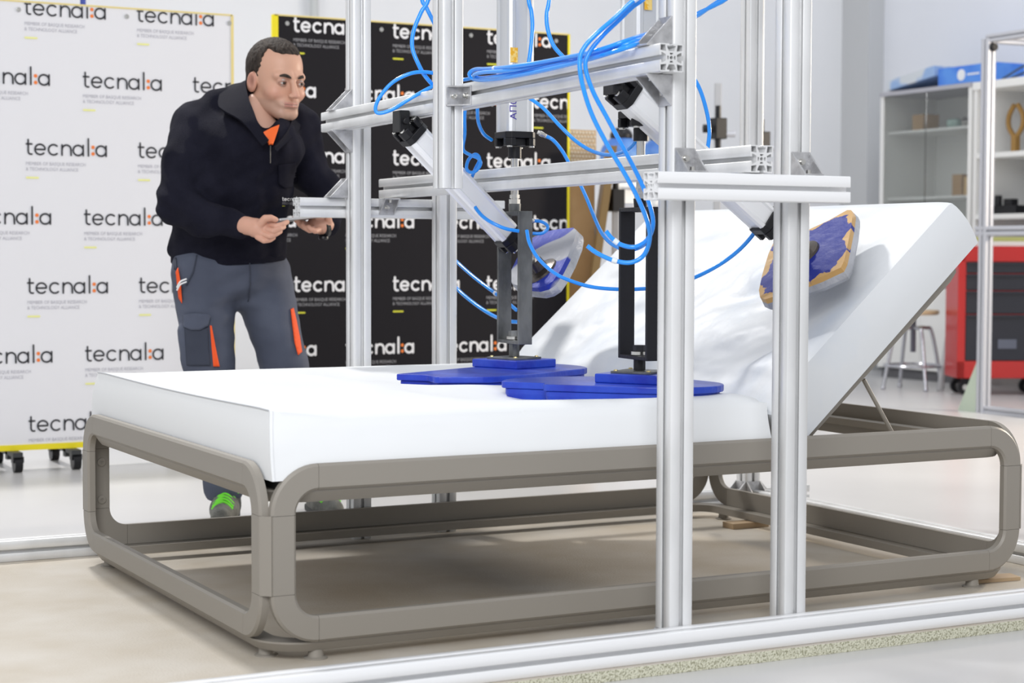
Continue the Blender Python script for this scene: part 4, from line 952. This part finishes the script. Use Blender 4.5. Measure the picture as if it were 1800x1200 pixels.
# shoes
SH = mat('grey_suede', (.13, .13, .115), .8, 0, bump=.4, bscale=200, col2=(.20, .20, .18), cscale=30); SOLE = mat('dark_sole', (.02, .022, .02), .6); LACE = mat('neon_green_lace', (.20, .85, .04), .5)
for (ax0, ay0, b0), dirx, nm in (((398, 880, .05), (.05, .95), 'right'), ((563, 885, -.12), (.35, .9), 'left')):
    A0 = J(ax0, ay0, b0); A0[2] = FL+.05; dv = np.array([dirx[0], dirx[1], 0]); dv /= np.linalg.norm(dv); sv = np.array([-dv[1], dv[0], 0])
    heel = A0-dv*.055; toe = A0+dv*.175
    def shoe(P):
        d_ = rcone(P, heel+Z*-.005, A0+dv*.06+Z*-.008, .040, .043); d_ = smin(d_, rcone(P, A0+dv*.06-Z*.010, toe-Z*.018, .044, .034), .03)
        d_ = smin(d_, rcone(P, A0+Z*.0, A0+Z*.05-dv*.01, .044, .046), .03); d_ = smax(d_, FL+.016-P[..., 2], .006); return d_
    V_, F_ = surfnet(shoe, np.minimum(heel, toe)-.09, np.maximum(heel, toe)+np.array([.09, .09, .14]), .004)
    so = mk('shoe', toW(V_), F_, [SH], man)
    def sole(P):
        d_ = rcone(P*np.array([1, 1, .0], np.float32), heel*np.array([1, 1, 0]), toe*np.array([1, 1, 0]), .041, .042); return smax(smax(d_, P[..., 2]-(FL+.024), .006), FL+.001-P[..., 2], .004)
    V_, F_ = surfnet(sole, np.minimum(heel, toe)*[1, 1, 0]+[-.08, -.08, FL-.01], np.maximum(heel, toe)*[1, 1, 0]+[.08, .08, FL+.04], .004); mk('sole', toW(V_), F_, [SOLE], so)
    g = MB()
    for i in range(5):
        c0 = A0+dv*(.035+.022*i)+Z*(.040-.006*i)
        g.tube([toW(c0-sv*.034-Z*.014), toW(c0-sv*.012+Z*.005), toW(c0+sv*.012+dv*.01+Z*.005), toW(c0+sv*.034+dv*.014-Z*.014)], .0042, 8)
        g.tube([toW(c0+sv*.034-Z*.014), toW(c0+sv*.012+Z*.008), toW(c0-sv*.012+dv*.01+Z*.008), toW(c0-sv*.034+dv*.014-Z*.014)], .0042, 8)
    c0 = A0+dv*.035+Z*.05
    for s_ in (-1, 1): g.tube([toW(c0), toW(c0+sv*s_*.03+Z*.016), toW(c0+sv*s_*.045-Z*.004), toW(c0+sv*s_*.02-Z*.004+dv*.01), toW(c0)], .004, 8)
    g.build('lace', LACE, so, smooth=True)
# watch
wa = toW(J(562, 404, B2-.0)); wb = toW(J(577, 412, B2-.03))
g = MB(); A = toW(J(569, 402, B2-.012)); dW = toW(J(584, 392, B2-.05))-toW(J(560, 400, B2)); dW /= np.linalg.norm(dW)
g.lathe(A-dW*.010, dW, [(.028, 0), (.031, .002), (.031, .016), (.028, .018)], 24); g.lathe(A-Z*.030+BX*.006, -Z, [(.0, -.004), (.016, -.004), (.017, .003), (.013, .007), (0, .007)], 20)
wt = g.build('wristwatch', BLACKP, None, smooth=True); tag(wt, 'black wristwatch on the man\'s rear wrist', 'watch')
# tablet
T0 = at(484, 389, DM-B1-.01); T1 = at(590, 371, DM-.02); T2 = at(520, 376, DM-B2-.12)
e1 = at(586, 379, DM-.13)-at(484, 388, DM-B1-.0); e1 /= np.linalg.norm(e1)
o_ = at(485, 387, DM-B1+.0); dep = np.array([BX[0]*-.9+AX[0]*.0, BX[1]*-.9, 0])*1.0; dep = dep-e1*(dep@e1); dep /= np.linalg.norm(dep); nT = np.cross(e1, dep)
if nT[2] < 0: nT = -nT
g = MB(); g.prism(rounded([(0, -.02), (.20, -.02), (.20, .12), (0, .12)], .012), o_-nT*.004, e1, dep, nT*.008); tb = g.build('tablet', mat('tablet_back', (.55, .56, .58), .3, .7), bevel=.0015)
tag(tb, 'thin silver tablet held flat in both of the man\'s hands', 'tablet')
g = MB(); g.prism(rounded([(.008, -.012), (.192, -.012), (.192, .112), (.008, .112)], .006), o_+nT*.0041, e1, dep, nT*.0006); g.build('screen', mat('dark_glass', (.02, .02, .025), .05), tb)

# ------------------------------------------------------------------ background, right side
def at0(px, py, dp): return at(px, py, dp)
# glass cabinet along the right wall, facing left
WHT = mat('white_laminate', (.82, .82, .80), .5); GLASS = mat('cabinet_glass', (.96, .985, .975), .03, trans=1)
CG = mat('cabinet_grey_edge', (.42, .42, .46), .5)
cx0, cx1, cy0, cy1, cz1 = 7.30, 7.82, 5.99, 6.95, 2.055
cab = thing('glass_cabinet', 'white display cabinet with glass doors by the right wall', 'cabinet', ((cx0+cx1)/2, (cy0+cy1)/2, FL))
g = MB(); g.box((cx1-.02, cy0, FL+.07), (cx1, cy1, cz1)); g.build('back_panel', WHT, cab)
for y_ in (cy0, cy1-.025): MB().box((cx0, y_, FL+.07), (cx1-.02, y_+.025, cz1-.03)).build('side_panel', WHT, cab)
MB().box((cx0-.012, cy0-.01, cz1-.03), (cx1, cy1+.01, cz1)).build('top_panel', CG, cab)
MB().box((cx0+.02, cy0+.02, FL), (cx1, cy1-.02, FL+.07)).build('plinth', mat('dark_top', (.12, .12, .13), .5), cab)
SH1, SH2 = 1.75, 1.27
for z_ in (.045, .80, SH2, SH1): MB().box((cx0+.05, cy0+.025, z_), (cx1-.02, cy1-.025, z_+.018)).build('shelf', WHT, cab)
ym = (cy0+cy1)/2
for y_ in (cy0+.026, ym+.002):
    MB().box((cx0+.008, y_, .82), (cx0+.014, y_+(cy1-cy0)/2-.028, cz1-.035)).build('glass_door', GLASS, cab)
    d_o = MB().box((cx0-.018, y_, FL+.075), (cx0-.001, y_+(cy1-cy0)/2-.028, .815)).build('door', WHT, cab, bevel=.002)
    MB().box((cx0-.030, ym-.05 if y_ < ym-.1 else ym+.04, .62), (cx0-.018, ym-.04 if y_ < ym-.1 else ym+.05, .74)).build('handle', CG, d_o)
for y_ in (cy1-.03, cy0-.005): g = MB(); g.box((cx0-.002, y_, FL+.07), (cx0+.02, y_+.035, cz1-.03)); g.build('door_frame', WHT, cab)
CB = mat('cardboard', (.42, .26, .12), .8, 0, bump=.1, bscale=20, col2=(.50, .33, .17), cscale=4)
def item(name, label, cat, lo, hi, m, bev=.004, group=None):
    return tag(MB().box(lo, hi).build(name, m, bevel=bev), label, cat, group)
u1, u2 = SH1+.019, SH2+.019
item('cardboard_box', 'small tan box at the far end of the upper cabinet shelf', 'box', (7.45, 6.66, u1), (7.6, 6.78, u1+.12), CB)
tag(MB().lathe((7.5, 6.38, u1), Z, [(0, 0), (.05, 0), (.06, .03), (.055, .06), (.03, .07), (0, .07)], 20).build('glass_jar', mat('green_glass', (.35, .5, .45), .2), smooth=True), 'greenish round jar in the middle of the upper cabinet shelf', 'jar')
tag(MB().lathe((7.5, 6.25, u1), Z, [(0, 0), (.04, 0), (.05, .04), (.03, .07), (0, .07)], 20).build('metal_bowl', STEEL, smooth=True), 'small metal bowl right of the jar on the upper cabinet shelf', 'bowl')
item('tool_case', 'flat black case at the near end of the upper cabinet shelf', 'case', (7.45, 6.03, u1), (7.7, 6.18, u1+.10), BLACKP)
item('cardboard_box', 'light brown box beside the tan block in the lower cabinet', 'box', (7.42, 6.21, u2), (7.6, 6.31, u2+.15), CB)
item('wood_block', 'tan wooden block in the lower part of the cabinet', 'block', (7.42, 6.09, u2), (7.55, 6.19, u2+.13), mat('pine', (.70, .48, .22), .6))
item('blue_carton', 'violet blue carton at the near end of the lower cabinet', 'box', (7.37, 6.02, u2), (7.46, 6.08, u2+.07), mat('violet_card', (.10, .06, .55), .6))
g = MB(); g.lathe((7.65, 6.055, u2), Z, [(0, 0), (.03, 0), (.03, .22), (.02, .27), (.03, .31), (.0, .34)], 16); tag(g.build('black_bottle', BLACKP, smooth=True), 'tall black bottle at the near end of the lower cabinet', 'bottle')
BB1 = mat('pale_blue_carton', (.30, .45, .72), .6, col2=(.62, .66, .70), cscale=5, lo=.48, hi=.56, detail=1); BB2 = mat('bright_blue_carton', (.04, .18, .72), .5, col2=(.10, .30, .80), cscale=5)
g = MB(); g.cbox((7.48, 6.66, cz1+.082), (.32, .52, .075), Matrix.Rotation(-.13, 3, 'X')); tag(g.build('carton', BB1, bevel=.004), 'pale blue and white flat carton tilted on the cabinet top', 'box')
bc = item('carton', 'bright blue carton with a white roundel on the cabinet top', 'box', (7.32, 5.80, cz1+.001), (7.6, 6.36, cz1+.125), BB2)
g = MB(); g.cyl((7.3195, 6.12, cz1+.062), (7.318, 6.12, cz1+.062), .040, n=24); g.box((7.318, 5.94, cz1+.055), (7.3195, 6.06, cz1+.067)); g.build('white_print', mat('white_card', (.8, .82, .85), .6), bc)
# open shelf unit nearer the camera
sx0, sx1, sy0, sy1, sz1 = 7.30, 7.80, 4.8, 5.965, 2.037
shf = thing('shelf_unit', 'open white shelf unit holding tools at the right edge', 'shelf unit', ((sx0+sx1)/2, (sy0+sy1)/2, FL))
MB().box((sx1-.02, sy0, FL), (sx1, sy1, sz1)).build('back_panel', mat('grey_panel', (.40, .41, .45), .6), shf)
for y_ in (sy0, sy1-.03): MB().box((sx0, y_, FL), (sx1-.02, y_+.03, sz1-.03)).build('side_panel', WHT, shf)
MB().box((sx0-.01, sy0-.01, sz1-.04), (sx1, sy1+.01, sz1+.015)).build('top_panel', WHT, shf, bevel=.004)
for z_ in (1.53, 1.115, .5): MB().box((sx0, sy0+.03, z_), (sx1-.02, sy1-.03, z_+.035)).build('shelf', WHT, shf, bevel=.003)
WD = mat('yellow_brown_wood', (.36, .20, .05), .5, bump=.1, bscale=30)
czw = 1.566; cyw = on(1785, 250, x=7.5)[1]; g = MB()
for sy_ in (-1, 1):
    g.tube([(7.5, cyw, czw+.10), (7.5, cyw+sy_*.065, czw+.18), (7.5, cyw+sy_*.065, czw+.26), (7.5, cyw+sy_*.015, czw+.33)], .017, 8, sub=3)
g.box((7.48, cyw-.022, czw), (7.52, cyw+.022, czw+.12)); tag(g.build('wooden_yoke', WD, smooth=True, angle=50), 'yellow-brown wooden Y-shaped tool on the upper shelf at the right edge', 'tool')
q = on(1775, 372, x=7.5); czm = 1.151
tag(MB().cbox((7.5, q[1], czm+.03), (.14, .26, .06)).cbox((7.48, q[1]-.03, czm+.08), (.06, .08, .05)).cyl((7.46, q[1]+.07, czm+.06), (7.46, q[1]+.07, czm+.13), .025).build('machine_part', BLACKP, bevel=.004), 'black machine part on the middle shelf at the right edge', 'machine part')
for k in range(3):
    g = MB(); g.tube([(7.5-.05*k, 5.8, sz1+.03), (7.5-.05*k, 5.55, sz1+.05+.03*k), (7.45, 5.3, sz1+.10+.015*k), (7.45, 5.05, sz1+.15), (7.45, 4.85, sz1+.12-.02*k)], .007, 8)
    tag(g.build('cable', mat('dark_cable', (.06, .07, .08), .5), smooth=True), ('backmost', 'middle', 'frontmost')[k]+' dark cable lying loose on top of the open shelf unit', 'cable', 'cables on the shelf unit')
# aluminium frame standing in front of it
fr = thing('profile_stand', 'aluminium profile stand in front of the red tool cart', 'stand', (5.9, 4.2, FL))
GA = mat('grey_aluminium', (.55, .56, .60), .4, .5)
def prof2(a, b, s=.045):
    a = np.array(a, float); b = np.array(b, float); ax_ = b-a; L = np.linalg.norm(ax_); me = section_mesh(L, False); me.transform(Matrix.Scale(s/.06, 4, (1, 0, 0)) @ Matrix.Scale(s/.06, 4, (0, 1, 0)))
    me.transform(Vector((0, 0, 1)).rotation_difference(Vector(ax_)).to_matrix().to_4x4()); me.transform(Matrix.Translation((a+b)/2)); me.materials.clear(); me.materials.append(GA); return link('profile_bar', me, fr)
q0 = on(1728, 725, z=FL); qx, qy = q0[0], q0[1]
topz = EYE[2]+.0
tz = (at(1728, 72, (q0-EYE)@_d))[2]; mz = at(1728, 406, (q0-EYE)@_d)[2]
dY = np.array([-.02, -1.0, 0])*1.6
prof2((qx, qy, FL), (qx, qy, tz), .06); prof2((qx, qy, tz), np.array([qx, qy, tz])+dY); prof2(np.array([qx, qy, mz])-dY*.04, np.array([qx, qy, mz])+dY, .055); prof2((qx, qy, FL+.02), np.array([qx, qy, FL+.02])+dY)
prof2((qx, qy, tz), (qx+.45, qy, tz)); prof2((qx+.45, qy, FL), (qx+.45, qy, tz)) if False else None
g = MB(); g.prism([(0, 0), (.16, 0), (0, .30)], (qx-.02, qy+.03, FL), Y, Z, X*.04); g.build('corner_gusset', mat('pale_green_plate', (.45, .52, .42), .5), fr)
g = MB(); g.lathe((qx, qy-.035, tz-.05), -Y, [(0, 0), (.025, 0), (.02, .02), (0, .02)], 12); g.build('joint_knob', BLACKP, fr, smooth=True)
# red tool cart
RED = mat('red_paint', (.50, .012, .010), .35, clear=.3); CH = mat('charcoal_front', (.020, .021, .030), .4)
kc = at(1682, 668, 11.6); kx, ky = kc[0], kc[1]
cart = thing('tool_cart', 'red tool cart with charcoal drawers on casters at the right edge', 'tool cart', (kx+.3, ky, FL))
kw, kd, kz0, kz1 = .62, .30, .085, .93
def kb(x0, x1, y0, y1, z0, z1, name, m, bev=.004, par=cart, **k):   # in cart axes
    c_, s_ = math.cos(-.46), math.sin(-.46); g = MB()
    vs = [(kx+x*c_-y*s_, ky+x*s_+y*c_, z) for z in (z0, z1) for x, y in ((x0, y0), (x1, y0), (x1, y1), (x0, y1))]
    g.add(vs, [(0,3,2,1),(4,5,6,7),(0,1,5,4),(1,2,6,5),(2,3,7,6),(3,0,4,7)]); return g.build(name, m, par, bevel=bev, **k)
kb(0, kw, .015, kd, kz0, kz1, 'body', RED)
for x0, x1, z0, z1 in ((0, .05, kz0, kz1), (kw-.05, kw, kz0, kz1), (0, kw, kz0, kz0+.11), (0, kw, kz1-.10, kz1)): kb(x0, x1, 0, .02, z0, z1, 'front_trim', RED)
zz = kz0+.11
for hgt in (.30, .15, .11, .075): 
    dr_ = kb(.052, kw-.052, .002, .016, zz+.003, zz+hgt-.003, 'drawer', CH, .006); kb(.06, kw-.06, -.012, .002, zz+hgt-.020, zz+hgt-.008, 'handle', CH, .002, dr_); zz += hgt
    if hgt == .30: kb(.26, .38, -.004, .003, kz0+.19, kz0+.25, 'name_plate', mat('plate_grey', (.12, .13, .17), .4), .001, dr_)
for x_ in (.07, .52):
    for y_ in (.07, .24):
        c_, s_ = math.cos(-.46), math.sin(-.46); cc = np.array([kx+x_*c_-y_*s_, ky+x_*s_+y_*c_, FL+.048]); dd = np.array([-s_, c_, 0])
        g = MB(); g.cyl(cc-dd*.015, cc+dd*.015, .048, n=24); co = g.build('caster', BLACKP, cart, smooth=True); g = MB(); g.cyl(cc-dd*.017, cc+dd*.017, .018); g.build('wheel_hub', STEEL, co, smooth=True)
        g = MB(); g.box(cc+[-.02, -.02, .035], cc+[.02, .02, kz0-FL-.045]); g.build('fork', BLACKP, co)
def slabm(px0, px1, py0, py1, dp, dth, name, label, cat, m):
    a = at(px0, py1, dp); b = at(px1, py0, dp); g = MB(); n = np.array([-.46, -.88, 0]); e = np.array([.884, -.467, 0]); L = (b-a)@e
    g.add([a, a+e*L, a+e*L-n*dth, a-n*dth]+[q+Z*(b[2]-a[2]) for q in (a, a+e*L, a+e*L-n*dth, a-n*dth)], [(0,3,2,1),(4,5,6,7),(0,1,5,4),(1,2,6,5),(2,3,7,6),(3,0,4,7)])
    return tag(g.build(name, m, bevel=.003), label, cat)
c_, s_ = math.cos(-.46), math.sin(-.46)
kp = lambda x, y, z: (kx+x*c_-y*s_, ky+x*s_+y*c_, z)
tag(MB().prism([(.12, .03), (.60, .03), (.60, .12), (.12, .12)], (kx, ky, kz1), (c_, s_, 0), (-s_, c_, 0), Z*.03).build('paper_roll', mat('white_paper', (.75, .74, .70), .6)), 'flat pile of white paper lying on the red tool cart', 'paper')
tag(MB().prism([(.10, .14), (.60, .14), (.60, .27), (.10, .27)], (kx, ky, kz1), (c_, s_, 0), (-s_, c_, 0), Z*.06).build('green_mat', mat('olive_card', (.50, .50, .18), .7)), 'olive green board lying at the back of the red tool cart', 'board')
# stools
CHR = mat('chrome', (.55, .56, .60), .22, .85)
def stool(cx, cy, sc, label, wood=True, lean=0):
    t = thing('work_stool', label, 'stool', (cx, cy, FL), 'work stools by the back wall')
    zs = FL+.50
    MB().lathe((cx, cy, zs), Z, [(0, 0), (.16, 0), (.17, .012), (.165, .03), (0, .032)], 28).build('seat', mat('pale_wood_seat', (.68, .55, .33), .45), t, smooth=True)
    MB().cyl((cx, cy, zs-.25), (cx, cy, zs), .018).build('spindle', mat('dark_spindle', (.10, .10, .13), .4), t, smooth=True)
    for k in range(4):
        a = PI/4+k*PI/2+.5; c, s = math.cos(a), math.sin(a)
        g = MB(); g.tube([(cx+c*.02, cy+s*.02, zs-.09), (cx+c*.09, cy+s*.09, zs-.09), (cx+c*.135, cy+s*.135, zs-.13), (cx+c*.21, cy+s*.21, FL+.012)], .0125, 10); g.sphere((cx+c*.21, cy+s*.21, FL+.012), .017, 10); g.build('leg', CHR, t, smooth=True)
    g = MB(); g.tube([(cx+.19*math.cos(a), cy+.19*math.sin(a), FL+.16) for a in np.linspace(0, 2*PI, 20, endpoint=False)], .009, 8, closed=True, sub=2); g.build('foot_ring', CHR, t, smooth=True)
    return t
q = on(1604, 684, z=FL); stool(q[0], q[1], 1, 'round wooden-topped chrome stool seen below the raised backrest')
# leaning ladder / trestle leg beside the cart
g = MB(); a = on(1652, 686, z=FL); b = at(1682, 500, (a-EYE)@_d)
lad = thing('step_ladder', 'grey folding ladder standing between the stool and the red cart', 'ladder', tuple(a))
MB().tube([a, (a+b)/2, b], .022, 8, sub=2).build('ladder_rail', mat('ladder_grey', (.55, .55, .56), .5, .3), lad, smooth=True)
a2 = a+np.array([.30, -.05, 0.0]); MB().tube([a2, (a2+b)/2, b+[.02, 0, 0]], .022, 8, sub=2).build('ladder_rail', MATS['ladder_grey'], lad, smooth=True)
b2 = b+[0, 0, -.02]; g = MB(); g.cbox(b2+[0.02, 0, .03], (.10, .30, .08)); g.build('top_step', mat('blue_grey_plastic', (.25, .28, .36), .5), lad, bevel=.01)
# ------------------------------------------------------------------ background between banner and rig
# tall cardboard carton with bubble wrap
a = at(1004, 470, 7.85); b = at(1040, 205, 7.75)
e = np.array([.884, -.467, 0]); n = np.array([.467, .884, 0])
o0 = on(1003, 520, y=YB+.12); L = .165
g = MB(); g.prism([(0, 0), (L, 0), (L, .30), (0, .30)], (o0[0]-.06, YB+.07, FL), X, Y, Z*(at(1010, 205, 7.85)[2]-FL)); ct = g.build('tall_carton', CB, bevel=.003); 
tag(ct, 'tall narrow brown cardboard carton right of the black banner', 'box')
WR = mat('bubble_wrap', (.75, .68, .58), .12, 0, alpha=None, bump=.5, bscale=60, spec=1)
zt_ = at(1010, 205, 7.85)[2]
g = MB(); g.box((o0[0]-.063, YB+.066, zt_-.22), (o0[0]+L-.057, YB+.07, zt_+.004)); 
for i in range(9):
    for j in range(11): g.sphere((o0[0]-.055+i*.018+.009*(j % 2), YB+.066, zt_-.01-j*.019), .0065, 6, 1)
g.build('bubble_wrap', [mat('wrap_film', (.50, .38, .25), .25), WR], ct, smooth=True)
# leaning board
a = at(1046, 440, 8.6); b = at(1066, 300, 8.6)
lb_ = MB(); q0 = on(1030, 668, z=FL) if False else np.array([a[0]-.12, a[1]+.0, FL]); 
dirb = b-a; dirb /= np.linalg.norm(dirb); bot = a-dirb*((a[2]-FL)/dirb[2]); top_ = b+dirb*.12
lb_.add([bot, bot+e*.035, top_+e*.035, top_]+[p_+n*.5 for p_ in (bot, bot+e*.035, top_+e*.035, top_)], [(0,1,2,3),(7,6,5,4),(0,4,5,1),(1,5,6,2),(2,6,7,3),(3,7,4,0)])
tag(lb_.build('leaning_board', mat('brown_board', (.26, .16, .055), .6)), 'brown board leaning steeply behind the tall carton', 'board')
# blue covered machine
def blob_machine(px, py, dp, s, label):
    c = at(px, py, dp); t = thing('covered_machine', label, 'machine', (c[0], c[1], FL))
    g = MB(); g.lathe((c[0], c[1], FL), Z, [(0, 0), (.16*s, 0), (.15*s, .1), (.05, .14), (.05, c[2]-FL-.22), (.12, c[2]-FL-.18)], 20); g.build('pedestal', GA, t, smooth=True)
    g = MB(); g.sphere(c, .14*s, 20, 0, (1, 1, .95)); g.build('blue_cover', mat('blue_cover', (.05, .16, .50), .5, col2=(.12, .28, .62), cscale=6), t, smooth=True)
    g = MB(); g.sphere(c+Z*.13*s, .075*s, 16, 0, (1, 1, .8)); g.build('black_cap', BLACKP, t, smooth=True)
    g = MB(); g.cbox(c+[0, 0, -.25*s], (.20*s, .2*s, .22*s)); g.build('white_housing', WHT, t, bevel=.02)
blob_machine(1092, 275, 10.5, .9, 'blue covered machine with black cap behind the middle beam')
blob_machine(1160, 275, 11.5, .9, 'second blue covered machine, half hidden by the near front post')
# slim stands far behind the rig
def clamp_stand(px, w_px, pytop, pyclamp, dp, label):
    a = at(px, pytop, dp); r = w_px/2/F*dp; t = thing('clamp_stand', label, 'stand', (a[0], a[1], FL))
    g = MB(); g.prism([(-r, -r), (r, -r), (r, r), (-r, r)], (a[0], a[1], FL), e, n, Z*(a[2]-FL)); g.build('column', mat('grey_column', (.42, .43, .45), .5, .3), t, bevel=.004)
    k = at(px, pyclamp, dp); g = MB(); g.cbox(k, (.07, .07, .11)); g.cyl(k-e*.08, k+e*.03, .022); g.cyl(k-Z*.11, k+Z*.12, .016); g.build('clamp', BLACKP, t, bevel=.004)
    g = MB(); g.cbox(k-Z*.03, (.06, .05, .03)); g.cyl(k+e*.0-Z*.03, k+e*.09-Z*.03, .016); g.build('side_arm', GA, t)
    g = MB(); g.box((a[0]-.15, a[1]-.15, FL), (a[0]+.15, a[1]+.15, FL+.02)); g.build('base_plate', GA, t)
clamp_stand(1262, 12, 146, 226, 9.5, 'slim grey stand with black clamp left of the rear corner post')
clamp_stand(1338, 7, 138, 250, 9.5, 'thinner grey stand right of the rear corner post')
clamp_stand(1082, 12, 345, 352, 9.0, 'short grey stand with black clamp seen below the middle beam')
# loose wooden shims near the right front foot and rear foot
PLY = mat('plywood_shim', (.46, .33, .20), .6, bump=.1, bscale=60)
q = on(1770, 1020, z=.0); g = MB(); g.prism([(-.10, -.02), (.045, -.035), (.06, .02), (-.08, .05)], (q[0]-.01, q[1]+.02, 0), X, Y, Z*.010); tag(g.build('wood_shim', PLY, bevel=.001), 'loose plywood shim on the board by the front right corner', 'shim')
q = on(1320, 925, z=.0); g = MB(); g.prism([(-.09, -.03), (.05, -.03), (.05, .03), (-.09, .03)], (q[0], q[1], 0), X, Y, Z*.018); tag(g.build('wood_shim', PLY, bevel=.001), 'small wooden shim under the rear rail of the daybed frame', 'shim')
